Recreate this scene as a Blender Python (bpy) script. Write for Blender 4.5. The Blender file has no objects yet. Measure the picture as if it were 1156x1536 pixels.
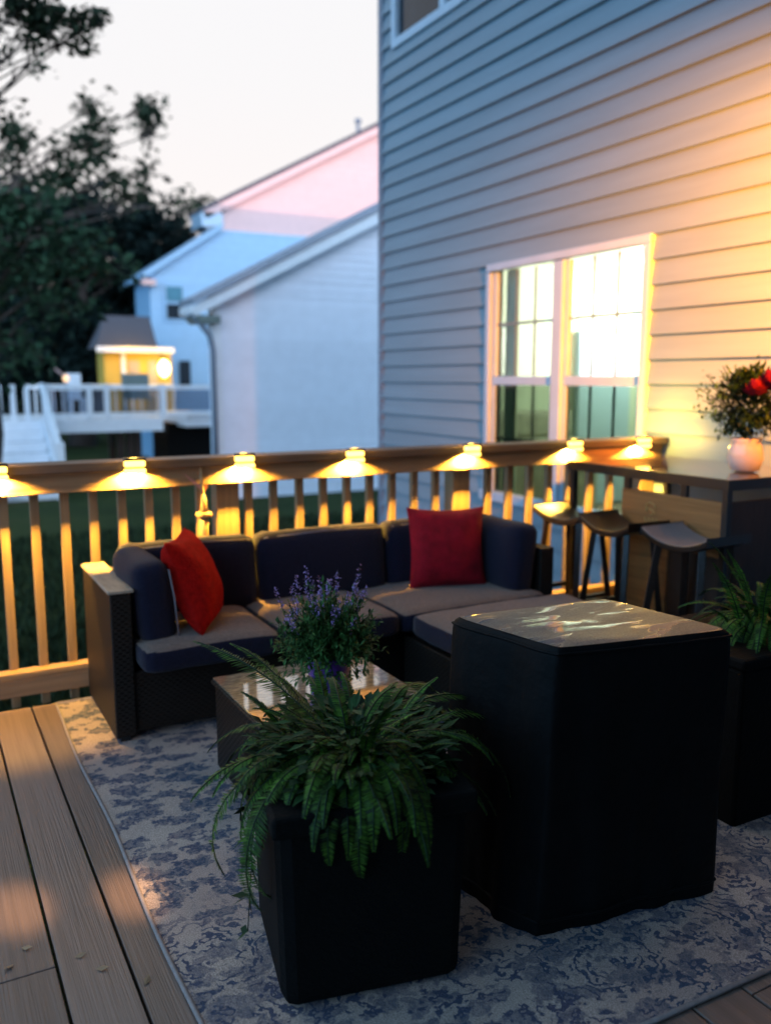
import bpy, math, random
from mathutils import Vector, Matrix, noise
R = random.Random(7)
sc = bpy.context.scene
COL = sc.collection
PI = math.pi

# ------------------------------------------------------------------ camera numbers
F = 1300.0; CX, CY = 578.0, 768.0; CAMH = 1.5
PITCH = math.atan(200 / F); YAW = math.atan(718 / math.hypot(F, 200))
FW = Vector((math.sin(YAW) * math.cos(PITCH), math.cos(YAW) * math.cos(PITCH), -math.sin(PITCH)))
RT = Vector((math.cos(YAW), -math.sin(YAW), 0)); UP = RT.cross(FW)
def at(x, y, Y):                       # the point of the plane Y = const seen at photo pixel x, y
    d = FW + RT * ((x - CX) / F) - UP * ((y - CY) / F)
    return Vector((0, 0, CAMH)) + d * (Y / d.y)

# ------------------------------------------------------------------ materials
def new_mat(name):
    m = bpy.data.materials.new(name); m.use_nodes = True
    nt = m.node_tree; b = nt.nodes['Principled BSDF']
    return m, nt, b
def N(nt, t, **kw):
    n = nt.nodes.new(t)
    for k, v in kw.items():
        if k.startswith('i_'):
            key = k[2:].replace('_', ' ')
            n.inputs[int(key) if key.isdigit() else key].default_value = v
        else: setattr(n, k, v)
    return n
def ramp(nt, stops, fac=None):
    r = nt.nodes.new('ShaderNodeValToRGB'); e = r.color_ramp.elements
    while len(e) < len(stops): e.new(0.5)
    for i, (p, c) in enumerate(stops):
        e[i].position = p; e[i].color = (*c, 1) if len(c) == 3 else c
    if fac is not None: nt.links.new(fac, r.inputs['Fac'])
    return r
def mat(name, c, rough=.6, var=.25, scale=12, stretch=(1, 1, 1), bump=.0, bscale=None, spec=.5, metal=0, c2=None, island=0.0, sheen=0):
    m, nt, b = new_mat(name); L = nt.links.new
    tc = N(nt, 'ShaderNodeTexCoord'); mp = N(nt, 'ShaderNodeMapping'); mp.inputs['Scale'].default_value = stretch
    L(tc.outputs['Object'], mp.inputs['Vector'])
    nz = N(nt, 'ShaderNodeTexNoise', i_Scale=scale, i_Detail=6.0, i_Roughness=.62); L(mp.outputs[0], nz.inputs['Vector'])
    lo = c2 if c2 else tuple(x * (1 - var) for x in c); hi = tuple(min(1, x * (1 + var * .6)) for x in c)
    rp = ramp(nt, [(.3, lo), (.7, hi)], nz.outputs['Fac']); out = rp.outputs['Color']
    if island:
        gi = N(nt, 'ShaderNodeNewGeometry'); mm = N(nt, 'ShaderNodeMapRange'); mm.inputs['To Min'].default_value = 1 - island; mm.inputs['To Max'].default_value = 1 + island
        L(gi.outputs['Random Per Island'], mm.inputs['Value'])
        mx = N(nt, 'ShaderNodeVectorMath', operation='SCALE'); L(out, mx.inputs[0]); L(mm.outputs[0], mx.inputs['Scale']); out = mx.outputs[0]
    L(out, b.inputs['Base Color'])
    b.inputs['Roughness'].default_value = rough; b.inputs['Specular IOR Level'].default_value = spec; b.inputs['Metallic'].default_value = metal
    if sheen: b.inputs['Sheen Weight'].default_value = sheen; b.inputs['Sheen Roughness'].default_value = .5
    if bump:
        n2 = N(nt, 'ShaderNodeTexNoise', i_Scale=bscale or scale * 4, i_Detail=5.0); L(mp.outputs[0], n2.inputs['Vector'])
        bp = N(nt, 'ShaderNodeBump', i_Strength=bump, i_Distance=.01); L(n2.outputs['Fac'], bp.inputs['Height']); L(bp.outputs[0], b.inputs['Normal'])
    return m
def glow(name, c, s):
    m, nt, b = new_mat(name)
    nz = N(nt, 'ShaderNodeTexNoise', i_Scale=30.0); rp = ramp(nt, [(.3, tuple(x * .85 for x in c)), (.7, c)], nz.outputs['Fac'])
    b.inputs['Base Color'].default_value = (*c, 1); nt.links.new(rp.outputs[0], b.inputs['Emission Color']); b.inputs['Emission Strength'].default_value = s
    return m
def wood(name, c, ax, rough=.6, var=.35, island=.12, grain=26, spec=.4):
    st = [grain, grain, grain]; st[ax] = 1.2
    return mat(name, c, rough, var, 1.0, tuple(st), .35, 3.0, spec, island=island)

M = {}
M['deck'] = wood('deck_wood', (.195, .135, .112), 1, .42, .25, .14, 60, .5)
M['pine_x'] = wood('rail_pine_along', (.33, .205, .11), 0, .55, .35, .1)
M['pine_z'] = wood('rail_pine_upright', (.29, .185, .095), 2, .55, .35, .15)
M['cap'] = wood('rail_cap_wood', (.13, .085, .06), 0, .5, .4, .08)
M['siding'] = mat('vinyl_siding', (.188, .278, .34), .45, .10, 3, (1, .25, 3), .12, 60, .35, island=.04)
M['trim'] = mat('white_vinyl_trim', (.42, .55, .66), .4, .06, 5)
M['trim_dark'] = mat('weathered_corner_trim', (.17, .21, .27), .5, .1, 5)
M['housewall'] = mat('sheathing', (.30, .30, .30), .7, .1, 4)
M['muntin'] = mat('window_muntin', (.16, .21, .20), .45, .1, 6)
M['greyroof'] = mat('grey_blue_shingle', (.36, .40, .48), .9, .3, 30, bump=.4)
M['roof'] = mat('asphalt_shingle', (.09, .09, .11), .9, .35, 30, bump=.4)
M['wsiding'] = mat('white_siding', (.80, .85, .95), .5, .05, 4, island=.03)
M['bsiding'] = mat('pale_blue_siding', (.30, .50, .70), .55, .05, 4, island=.03)
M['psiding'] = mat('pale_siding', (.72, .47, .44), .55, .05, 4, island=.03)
M['white'] = mat('white_paint', (.82, .88, .94), .4, .06, 6)
M['darkglass'] = mat('dark_window_glass', (.02, .03, .04), .10, .3, 3, spec=.25)
M['bluepane'] = mat('sky_blue_window_glass', (.07, .22, .30), .12, .2, 3, spec=.7)
def weave(name, c):
    m, nt, b = new_mat(name); L = nt.links.new; tc = N(nt, 'ShaderNodeTexCoord'); sx = N(nt, 'ShaderNodeSeparateXYZ'); L(tc.outputs['Object'], sx.inputs[0])
    def sine(o, f, ph=None):
        a = N(nt, 'ShaderNodeMath', operation='MULTIPLY'); a.inputs[1].default_value = f; L(o, a.inputs[0]); x = a.outputs[0]
        if ph is not None: q = N(nt, 'ShaderNodeMath', operation='ADD'); L(x, q.inputs[0]); L(ph, q.inputs[1]); x = q.outputs[0]
        r = N(nt, 'ShaderNodeMath', operation='SINE'); L(x, r.inputs[0]); return r.outputs[0]
    h = N(nt, 'ShaderNodeMath', operation='ADD'); L(sx.outputs['X'], h.inputs[0]); L(sx.outputs['Y'], h.inputs[1])
    a = sine(sx.outputs['Z'], 520); sg = N(nt, 'ShaderNodeMath', operation='SIGN'); L(sine(sx.outputs['Z'], 260), sg.inputs[0]); pm = N(nt, 'ShaderNodeMath', operation='MULTIPLY'); pm.inputs[1].default_value = 1.57; L(sg.outputs[0], pm.inputs[0])
    d = sine(h.outputs[0], 210, pm.outputs[0]); pr = N(nt, 'ShaderNodeMath', operation='MULTIPLY_ADD'); L(a, pr.inputs[0]); pr.inputs[1].default_value = .5; L(d, pr.inputs[2])
    rp = ramp(nt, [(0, tuple(x * .5 for x in c)), (1, c)]); mr = N(nt, 'ShaderNodeMapRange'); mr.inputs['From Min'].default_value = -1.5; mr.inputs['From Max'].default_value = 1.5; L(pr.outputs[0], mr.inputs['Value']); L(mr.outputs[0], rp.inputs['Fac'])
    L(rp.outputs[0], b.inputs['Base Color']); b.inputs['Roughness'].default_value = .5; b.inputs['Specular IOR Level'].default_value = .3
    bp = N(nt, 'ShaderNodeBump', i_Strength=.3, i_Distance=.003); L(pr.outputs[0], bp.inputs['Height']); L(bp.outputs[0], b.inputs['Normal']); return m
M['wicker'] = weave('dark_wicker', (.016, .010, .007)); M['dwicker'] = weave('black_wicker', (.005, .004, .003))
M['fabric'] = mat('navy_cushion_fabric', (.010, .009, .024), .95, .3, 90, bump=.5, bscale=220, spec=.15, sheen=.12)
M['piping'] = mat('cushion_piping', (.22, .18, .2), .9, .2, 60)
M['seat_lit'] = mat('lit_seat_top_fabric', (.19, .13, .105), .95, .3, 70, bump=.5, bscale=200, spec=.15, sheen=.15)
M['red'] = mat('red_pillow_fabric', (.42, .005, .003), .85, .4, 40, bump=.8, bscale=160, spec=.1, sheen=.0)
M['crimson'] = mat('crimson_pillow_fabric', (.34, .004, .016), .7, .4, 14, bump=.8, bscale=120, spec=.15, sheen=.04)
M['black'] = mat('black_planter', (.002, .002, .002), .75, .4, 20, bump=.3, spec=.15)
M['cover'] = mat('black_vinyl_cover', (.004, .004, .0045), .62, .4, 8, bump=.3, bscale=30, spec=.12)
M['metal'] = mat('black_steel', (.012, .011, .012), .38, .3, 12, metal=.0, spec=.5)
M['cabinet'] = wood('stained_cabinet_wood', (.36, .15, .045), 1, .5, .4, .1)
M['darkwood'] = mat('dark_stain_and_shade_wood', (.035, .018, .012), .5, .4, 20, (1, 1, .2), .3)
M['gold'] = mat('worn_gold_marking', (.55, .33, .10), .4, .3, 40)
M['stoolwood'] = mat('dark_stool_wood', (.020, .011, .008), .32, .4, 10, (8, 1, 1), .2, spec=.6)
M['purple'] = mat('purple_glazed_pot', (.14, .045, .34), .4, .35, 9, spec=.4)
M['vase'] = mat('white_ceramic_vase', (.5, .48, .45), .18, .08, 6, spec=.7)
M['leaf'] = mat('fern_green', (.040, .095, .009), .6, .75, 9, spec=.2, island=.75)
M['leafd'] = mat('dark_leaf', (.008, .026, .009), .55, .5, 7, spec=.25, island=.4)
M['leafm'] = mat('heather_leaf', (.045, .12, .03), .6, .4, 9, spec=.2, island=.4)
M['lav'] = mat('lavender_bloom', (.34, .22, .50), .8, .3, 30, island=.25)
M['rose'] = mat('deep_red_rose', (.12, .002, .014), .6, .4, 25, spec=.2, island=.2)
M['bark'] = mat('tree_bark', (.05, .04, .035), .9, .4, 9, (3, 3, .6), .8)
M['treel'] = mat('tree_leaves', (.018, .034, .018), .7, .5, 1.2, spec=.15, island=.45)
M['treed'] = mat('dark_tree_leaves', (.007, .017, .016), .7, .5, .8, spec=.1, island=.45)
M['treeg'] = mat('mid_green_leaves', (.022, .055, .028), .7, .5, 1.0, spec=.15, island=.45)
M['amber'] = glow('amber_lens', (1.0, .60, .10), 7)
M['porch'] = glow('porch_globe', (1.0, .72, .22), 16)
M['pend'] = glow('lamp_glow', (1.0, 1.0, .9), 3)
M['roomwall'] = mat('pale_green_wall', (.64, .67, .53), .8, .05, 3)
M['roomfloor'] = mat('tan_floor', (.35, .27, .2), .6, .2, 4)
M['curtain'] = mat('sheer_curtain', (.85, .88, .85), .8, .05, 8)
M['teal'] = mat('pale_aqua_shade', (.35, .55, .50), .3, .3, 8)
M['cooler'] = mat('tan_sofa', (.40, .38, .30), .8, .2, 8)
M['yellowwall'] = mat('cream_bay_siding', (.62, .40, .06), .6, .05, 5)
M['doorp'] = mat('tan_door', (.45, .36, .26), .5, .1, 5)

def grass_mat():
    m, nt, b = new_mat('lawn'); L = nt.links.new
    tc = N(nt, 'ShaderNodeTexCoord')
    n1 = N(nt, 'ShaderNodeTexNoise', i_Scale=.6, i_Detail=5.0); n2 = N(nt, 'ShaderNodeTexNoise', i_Scale=45.0, i_Detail=3.0)
    for n in (n1, n2): L(tc.outputs['Object'], n.inputs['Vector'])
    r1 = ramp(nt, [(.35, (.03, .05, .018)), (.6, (.055, .075, .025)), (.75, (.08, .08, .035))], n1.outputs['Fac'])
    r2 = ramp(nt, [(.3, (.35, .4, .3)), (.7, (1.3, 1.3, 1.2))], n2.outputs['Fac'])
    mx = N(nt, 'ShaderNodeMix', data_type='RGBA', blend_type='MULTIPLY'); mx.inputs[0].default_value = 1
    L(r1.outputs[0], mx.inputs[6]); L(r2.outputs[0], mx.inputs[7]); L(mx.outputs[2], b.inputs['Base Color'])
    b.inputs['Roughness'].default_value = .95; b.inputs['Specular IOR Level'].default_value = .1
    bp = N(nt, 'ShaderNodeBump', i_Strength=.8, i_Distance=.05); L(n2.outputs['Fac'], bp.inputs['Height']); L(bp.outputs[0], b.inputs['Normal'])
    return m
M['grass'] = grass_mat()

def rug_mat():
    m, nt, b = new_mat('damask_rug'); L = nt.links.new
    tc = N(nt, 'ShaderNodeTexCoord')
    wn = N(nt, 'ShaderNodeTexNoise', i_Scale=7.0, i_Detail=3.0); L(tc.outputs['Object'], wn.inputs['Vector'])
    sb = N(nt, 'ShaderNodeVectorMath', operation='SUBTRACT'); sb.inputs[1].default_value = (.5, .5, .5); L(wn.outputs['Color'], sb.inputs[0])
    sc_ = N(nt, 'ShaderNodeVectorMath', operation='SCALE'); sc_.inputs['Scale'].default_value = .13; L(sb.outputs[0], sc_.inputs[0])
    wn2 = N(nt, 'ShaderNodeTexNoise', i_Scale=38.0, i_Detail=2.0); L(tc.outputs['Object'], wn2.inputs['Vector'])
    sb2 = N(nt, 'ShaderNodeVectorMath', operation='SUBTRACT'); sb2.inputs[1].default_value = (.5, .5, .5); L(wn2.outputs['Color'], sb2.inputs[0])
    sc2 = N(nt, 'ShaderNodeVectorMath', operation='SCALE'); sc2.inputs['Scale'].default_value = .07; L(sb2.outputs[0], sc2.inputs[0])
    ad0 = N(nt, 'ShaderNodeVectorMath', operation='ADD'); L(sc_.outputs[0], ad0.inputs[0]); L(sc2.outputs[0], ad0.inputs[1])
    ad = N(nt, 'ShaderNodeVectorMath', operation='ADD'); L(tc.outputs['Object'], ad.inputs[0]); L(ad0.outputs[0], ad.inputs[1])
    # leafy blobs
    v1 = N(nt, 'ShaderNodeTexVoronoi', i_Scale=13.0, i_Randomness=.85); v1.feature = 'F1'
    mp = N(nt, 'ShaderNodeMapping'); mp.inputs['Scale'].default_value = (.75, 1.25, 1); L(ad.outputs[0], mp.inputs['Vector']); L(mp.outputs[0], v1.inputs['Vector'])
    blob = ramp(nt, [(.46, (1, 1, 1)), (.55, (0, 0, 0))], v1.outputs['Distance'])
    # veins inside the blobs
    v2 = N(nt, 'ShaderNodeTexVoronoi', i_Scale=42.0); L(ad.outputs[0], v2.inputs['Vector'])
    vein = ramp(nt, [(.35, (1, 1, 1)), (.7, (.55, .55, .55))], v2.outputs['Distance'])
    mul = N(nt, 'ShaderNodeMath', operation='MULTIPLY'); L(blob.outputs[0], mul.inputs[0]); L(vein.outputs[0], mul.inputs[1])
    # scrolled rings towards the near border
    v3 = N(nt, 'ShaderNodeTexVoronoi', i_Scale=3.4, i_Randomness=.6); L(ad.outputs[0], v3.inputs['Vector'])
    rm = N(nt, 'ShaderNodeMath', operation='MULTIPLY'); rm.inputs[1].default_value = 62; L(v3.outputs['Distance'], rm.inputs[0])
    rs = N(nt, 'ShaderNodeMath', operation='SINE'); L(rm.outputs[0], rs.inputs[0])
    ring = ramp(nt, [(.2, (0, 0, 0)), (.6, (1, 1, 1))], rs.outputs[0])
    n3 = N(nt, 'ShaderNodeTexNoise', i_Scale=16.0, i_Detail=2.0); L(tc.outputs['Object'], n3.inputs['Vector'])
    brk = ramp(nt, [(.44, (0, 0, 0)), (.5, (1, 1, 1))], n3.outputs['Fac'])
    m2 = N(nt, 'ShaderNodeMath', operation='MULTIPLY'); L(ring.outputs[0], m2.inputs[0]); L(brk.outputs[0], m2.inputs[1])
    sx = N(nt, 'ShaderNodeSeparateXYZ'); L(tc.outputs['Object'], sx.inputs[0])
    bl = N(nt, 'ShaderNodeMapRange'); bl.inputs['From Min'].default_value = .75; bl.inputs['From Max'].default_value = .95; L(sx.outputs['Y'], bl.inputs['Value'])
    pick = N(nt, 'ShaderNodeMix', data_type='FLOAT'); L(bl.outputs[0], pick.inputs[0]); mm2 = N(nt, 'ShaderNodeMath', operation='MULTIPLY'); mm2.inputs[1].default_value = .75; L(mul.outputs[0], mm2.inputs[0]); mm3 = N(nt, 'ShaderNodeMath', operation='MAXIMUM'); L(m2.outputs[0], mm3.inputs[0]); L(mm2.outputs[0], mm3.inputs[1]); L(mm3.outputs[0], pick.inputs[2]); L(mul.outputs[0], pick.inputs[3])
    n4 = N(nt, 'ShaderNodeTexNoise', i_Scale=2.2, i_Detail=4.0); L(tc.outputs['Object'], n4.inputs['Vector'])
    dark = ramp(nt, [(.3, (.045, .085, .14)), (.6, (.10, .10, .15)), (.8, (.19, .13, .15))], n4.outputs['Fac'])
    light = ramp(nt, [(.3, (.34, .28, .26)), (.7, (.62, .47, .39))], n4.outputs['Fac'])
    mx = N(nt, 'ShaderNodeMix', data_type='RGBA'); L(pick.outputs[0], mx.inputs[0]); L(light.outputs[0], mx.inputs[6]); L(dark.outputs[0], mx.inputs[7])
    n5 = N(nt, 'ShaderNodeTexNoise', i_Scale=260.0, i_Detail=2.0); L(tc.outputs['Object'], n5.inputs['Vector'])
    sp = ramp(nt, [(.3, (.6, .6, .6)), (.7, (1.25, 1.25, 1.25))], n5.outputs['Fac'])
    m3 = N(nt, 'ShaderNodeMix', data_type='RGBA', blend_type='MULTIPLY'); m3.inputs[0].default_value = 1; L(mx.outputs[2], m3.inputs[6]); L(sp.outputs[0], m3.inputs[7])
    L(m3.outputs[2], b.inputs['Base Color']); b.inputs['Roughness'].default_value = .95; b.inputs['Specular IOR Level'].default_value = .1
    bp = N(nt, 'ShaderNodeBump', i_Strength=.7, i_Distance=.004); L(n5.outputs['Fac'], bp.inputs['Height']); L(bp.outputs[0], b.inputs['Normal'])
    return m
M['rug'] = rug_mat()

def glass_mat(name, tint, gl=.12, dark=1.0):
    m = bpy.data.materials.new(name); m.use_nodes = True; nt = m.node_tree; nt.nodes.clear(); L = nt.links.new
    o = N(nt, 'ShaderNodeOutputMaterial'); t = N(nt, 'ShaderNodeBsdfTransparent'); g = N(nt, 'ShaderNodeBsdfGlossy')
    nz = N(nt, 'ShaderNodeTexNoise', i_Scale=2.0); rp = ramp(nt, [(.3, tuple(x * .95 for x in tint)), (.7, tint)], nz.outputs['Fac']); L(rp.outputs[0], t.inputs['Color'])
    g.inputs['Roughness'].default_value = .03
    fr = N(nt, 'ShaderNodeFresnel'); fr.inputs['IOR'].default_value = 1.5
    ad = N(nt, 'ShaderNodeMath', operation='ADD'); ad.inputs[1].default_value = gl; ad.use_clamp = True; L(fr.outputs[0], ad.inputs[0])
    mx = N(nt, 'ShaderNodeMixShader'); L(ad.outputs[0], mx.inputs[0]); L(t.outputs[0], mx.inputs[1]); L(g.outputs[0], mx.inputs[2]); L(mx.outputs[0], o.inputs['Surface'])
    return m
M['glass'] = glass_mat('window_glass', (.95, .98, .95), .02)
M['screen'] = glass_mat('screened_glass', (.20, .25, .20), .03)
M['panelglass'] = glass_mat('railing_panel_glass', (.62, .66, .72), .05)

def mirror_mat():                                   # glossy glass table top over woven tan
    m, nt, b = new_mat('table_glass'); L = nt.links.new
    tc = N(nt, 'ShaderNodeTexCoord'); nz = N(nt, 'ShaderNodeTexNoise', i_Scale=55.0, i_Detail=5.0); mp = N(nt, 'ShaderNodeMapping'); mp.inputs['Scale'].default_value = (.5, 1.6, 1)
    L(tc.outputs['Object'], mp.inputs['Vector']); L(mp.outputs[0], nz.inputs['Vector'])
    rp = ramp(nt, [(.35, (.05, .04, .03)), (.5, (.22, .17, .11)), (.65, (.42, .34, .24))], nz.outputs['Fac']); L(rp.outputs[0], b.inputs['Base Color'])
    b.inputs['Roughness'].default_value = .3; b.inputs['Coat Weight'].default_value = 1; b.inputs['Coat IOR'].default_value = 3.6; b.inputs['Coat Roughness'].default_value = .02
    return m
M['tableglass'] = mirror_mat()
def counter_mat():
    m, nt, b = new_mat('polished_counter'); L = nt.links.new
    tc = N(nt, 'ShaderNodeTexCoord'); nz = N(nt, 'ShaderNodeTexNoise', i_Scale=6.0, i_Detail=5.0); L(tc.outputs['Object'], nz.inputs['Vector'])
    rp = ramp(nt, [(.3, (.17, .10, .06)), (.7, (.26, .17, .10))], nz.outputs['Fac']); L(rp.outputs[0], b.inputs['Base Color'])
    b.inputs['Roughness'].default_value = .12; b.inputs['Coat Weight'].default_value = 1; b.inputs['Coat IOR'].default_value = 2.0; b.inputs['Coat Roughness'].default_value = .03
    return m
M['counter'] = counter_mat(); M['counter'].node_tree.nodes['Principled BSDF'].inputs['Coat IOR'].default_value = 3.0
def wet_mat():                                      # top of the cover: grey film with puddles and wrinkles
    m, nt, b = new_mat('wet_wrinkled_vinyl'); L = nt.links.new
    tc = N(nt, 'ShaderNodeTexCoord'); mp = N(nt, 'ShaderNodeMapping'); mp.inputs['Scale'].default_value = (2.2, 6.5, 1); L(tc.outputs['Object'], mp.inputs['Vector'])
    n1 = N(nt, 'ShaderNodeTexNoise', i_Scale=2.4, i_Detail=3.0, i_Distortion=.6); L(mp.outputs[0], n1.inputs['Vector'])
    n2 = N(nt, 'ShaderNodeTexNoise', i_Scale=160.0, i_Detail=3.0); L(tc.outputs['Object'], n2.inputs['Vector'])
    r1 = ramp(nt, [(.3, (.01, .012, .014)), (.7, (.10, .09, .085))], n2.outputs['Fac']); L(r1.outputs[0], b.inputs['Base Color'])
    r2 = ramp(nt, [(.52, (.50, .50, .50)), (.60, (.06, .06, .06))], n1.outputs['Fac']); L(r2.outputs[0], b.inputs['Roughness'])
    b.inputs['Coat Weight'].default_value = .0; b.inputs['Specular IOR Level'].default_value = .9
    bp = N(nt, 'ShaderNodeBump', i_Strength=.12, i_Distance=.02); L(n1.outputs['Fac'], bp.inputs['Height']); L(bp.outputs[0], b.inputs['Normal'])
    return m
M['wet'] = wet_mat()

# ------------------------------------------------------------------ mesh helpers
class MB:
    def __init__(s): s.v = []; s.f = []
    def add(s, vs, fs):
        k = len(s.v); s.v += [Vector(p) for p in vs]; s.f += [tuple(i + k for i in f) for f in fs]; return s
    def box(s, x0, x1, y0, y1, z0, z1, top=1.0):
        cx, cy = (x0 + x1) / 2, (y0 + y1) / 2
        vs = [(x0, y0, z0), (x1, y0, z0), (x1, y1, z0), (x0, y1, z0)]
        vs += [(cx + (x - cx) * top, cy + (y - cy) * top, z1) for x, y, _ in vs]
        return s.add(vs, [(3, 2, 1, 0), (4, 5, 6, 7), (0, 1, 5, 4), (1, 2, 6, 5), (2, 3, 7, 6), (3, 0, 4, 7)])
    def tube(s, pts, r, n=8, cap=True):
        pts = [Vector(p) for p in pts]; m = len(pts)
        if not isinstance(r, (list, tuple)): r = [r] * m
        k = len(s.v); u = None
        for i, p in enumerate(pts):
            t = (pts[min(i + 1, m - 1)] - pts[max(i - 1, 0)]).normalized()
            if u is None: u = t.orthogonal().normalized()
            u = (u - t * u.dot(t)); u = u.normalized() if u.length > 1e-6 else t.orthogonal().normalized()
            w = t.cross(u)
            for j in range(n):
                a = 2 * PI * j / n; s.v.append(p + (u * math.cos(a) + w * math.sin(a)) * r[i])
        for i in range(m - 1):
            for j in range(n):
                a, b_ = k + i * n + j, k + i * n + (j + 1) % n; s.f.append((a, b_, b_ + n, a + n))
        if cap: s.f.append(tuple(k + j for j in reversed(range(n)))); s.f.append(tuple(k + (m - 1) * n + j for j in range(n)))
        return s
    def bar(s, a, b, w, h=None):                      # rectangular bar
        a, b = Vector(a), Vector(b); h = h or w; t = (b - a).normalized()
        u = t.cross(Vector((0, 0, 1))); u = u.normalized() if u.length > 1e-3 else Vector((1, 0, 0)); q = u.cross(t)
        vs = [p + u * sx * w / 2 + q * sy * h / 2 for p in (a, b) for sx, sy in ((-1, -1), (1, -1), (1, 1), (-1, 1))]
        return s.add(vs, [(3, 2, 1, 0), (4, 5, 6, 7), (0, 1, 5, 4), (1, 2, 6, 5), (2, 3, 7, 6), (3, 0, 4, 7)])
    def lathe(s, prof, n=24, c=(0, 0, 0), sq=0):
        k = len(s.v); c = Vector(c); m = len(prof)
        for r, z in prof:
            for j in range(n):
                a = 2 * PI * j / n; s.v.append(c + Vector((r * math.cos(a), r * math.sin(a), z)))
        for i in range(m - 1):
            for j in range(n):
                a, b_ = k + i * n + j, k + i * n + (j + 1) % n; s.f.append((a, b_, b_ + n, a + n))
        s.f.append(tuple(k + j for j in reversed(range(n)))); s.f.append(tuple(k + (m - 1) * n + j for j in range(n)))
        return s
    def quadf(s, a, b, c, d): return s.add([a, b, c, d], [(0, 1, 2, 3)])
    def prism(s, poly, y0, y1):                       # poly in (x, z), extruded along y
        n = len(poly)
        return s.add([(x, y0, z) for x, z in poly] + [(x, y1, z) for x, z in poly],
                     [tuple(range(n)), tuple(n + i for i in reversed(range(n)))] + [(i, i + n, (i + 1) % n + n, (i + 1) % n) for i in range(n)])
    def xform(s, mtx): s.v = [mtx @ p for p in s.v]; return s
    def cushion(s, c, size, r=.04, n=9, puff=.02, axis=2):
        h = [q / 2 for q in size]; r = min(r, min(h) * .98); idx = {}; vs = []; fs = []
        def P(u):                                     # u in [-1,1]^3 on the cube surface
            key = tuple(round(q, 4) for q in u)
            if key in idx: return idx[key]
            p = Vector([u[i] * h[i] for i in range(3)]); inn = Vector([max(-(h[i] - r), min(h[i] - r, p[i])) for i in range(3)])
            d = p - inn; q = inn + (d.normalized() * r if d.length > 1e-9 else d)
            f = 1
            for i in range(3):
                if i != axis: f *= math.cos(u[i] * PI / 2 * .92)
            q[axis] += puff * f * u[axis]
            q += Vector([noise.noise((q + Vector(c)) * 9 + Vector((i * 7, 0, 0))) * .006 for i in range(3)])
            idx[key] = len(vs); vs.append(q + Vector(c)); return idx[key]
        g = [-1 + 2 * i / n for i in range(n + 1)]
        g = [math.copysign(abs(x) ** .7, x) for x in g]
        for ax in range(3):
            a, b_ = (ax + 1) % 3, (ax + 2) % 3
            for sg in (-1, 1):
                for i in range(n):
                    for j in range(n):
                        q = []
                        for (ii, jj) in ((i, j), (i + 1, j), (i + 1, j + 1), (i, j + 1)):
                            u = [0, 0, 0]; u[ax] = sg; u[a] = g[ii]; u[b_] = g[jj]; q.append(P(u))
                        fs.append(tuple(q if sg > 0 else reversed(q)))
        return s.add(vs, fs)
    def pillow(s, w, h, t, n=16):                     # lies in local XZ, thick along Y
        vs = []; fs = []
        for sg in (-1, 1):
            for i in range(n + 1):
                for j in range(n + 1):
                    u, v = -1 + 2 * i / n, -1 + 2 * j / n
                    x = u * (1 - .09 * (1 - v * v)) ; z = v * (1 - .09 * (1 - u * u))
                    th = t * (max(0, (1 - u * u) * (1 - v * v)) ** .42) * (1 + .12 * noise.noise(Vector((u * 2, v * 2, sg))))
                    vs.append((x * w / 2, sg * th / 2, z * h / 2))
        m = n + 1
        for sg in (0, 1):
            for i in range(n):
                for j in range(n):
                    a = sg * m * m + i * m + j; q = (a, a + 1, a + m + 1, a + m); fs.append(q if sg else tuple(reversed(q)))
        return s.add(vs, fs)
    def build(s, name, m, parent=None, smooth=False, bevel=0, world=True):
        me = bpy.data.meshes.new(name); off = Vector((0, 0, 0))
        if parent and world:
            p = parent
            while p: off += p.location; p = p.parent
        me.from_pydata([tuple(p - off) for p in s.v], [], s.f); me.materials.append(m); me.update()
        o = bpy.data.objects.new(name, me); COL.objects.link(o); o.parent = parent
        if smooth: me.polygons.foreach_set('use_smooth', [True] * len(me.polygons))
        if bevel:
            bv = o.modifiers.new('bevel', 'BEVEL'); bv.width = bevel; bv.segments = 2; bv.limit_method = 'ANGLE'; bv.angle_limit = .6
        return o
def tag(o, label=None, cat=None, group=None, kind=None):
    if label: o['label'] = label
    if cat: o['category'] = cat
    if group: o['group'] = group
    if kind: o['kind'] = kind
    return o
def empty(name, loc, label, cat, group=None, rz=0):
    o = bpy.data.objects.new(name, None); o.empty_display_size = .1; COL.objects.link(o); o.location = loc; o.rotation_euler = (0, 0, rz)
    return tag(o, label, cat, group)
def copy_tree(o, parent=None):
    c = o.copy(); COL.objects.link(c); c.parent = parent
    for ch in list(o.children): copy_tree(ch, c)
    return c
def light(name, kind, loc, parent, energy, color, **kw):
    l = bpy.data.lights.new(name, kind); l.energy = energy; l.color = color
    for k, v in kw.items(): setattr(l, k, v)
    o = bpy.data.objects.new(name, l); COL.objects.link(o); o.parent = parent; o.location = loc
    return o

# ------------------------------------------------------------------ ground and deck
GZ = -.8
mb = MB()
n = 60
gv = []; 
for i in range(n + 1):
    for j in range(n + 1):
        x = -150 + 300 * i / n; y = -100 + 300 * j / n; gv.append((x, y, GZ + (noise.noise(Vector((x, y, 0)) * .05) * .25 if y > 40 or x < -10 else 0)))
gf = [(i * (n + 1) + j, (i + 1) * (n + 1) + j, (i + 1) * (n + 1) + j + 1, i * (n + 1) + j + 1) for i in range(n) for j in range(n)]
tag(mb.add(gv, gf).build('ground', M['grass']), kind='structure')
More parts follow.
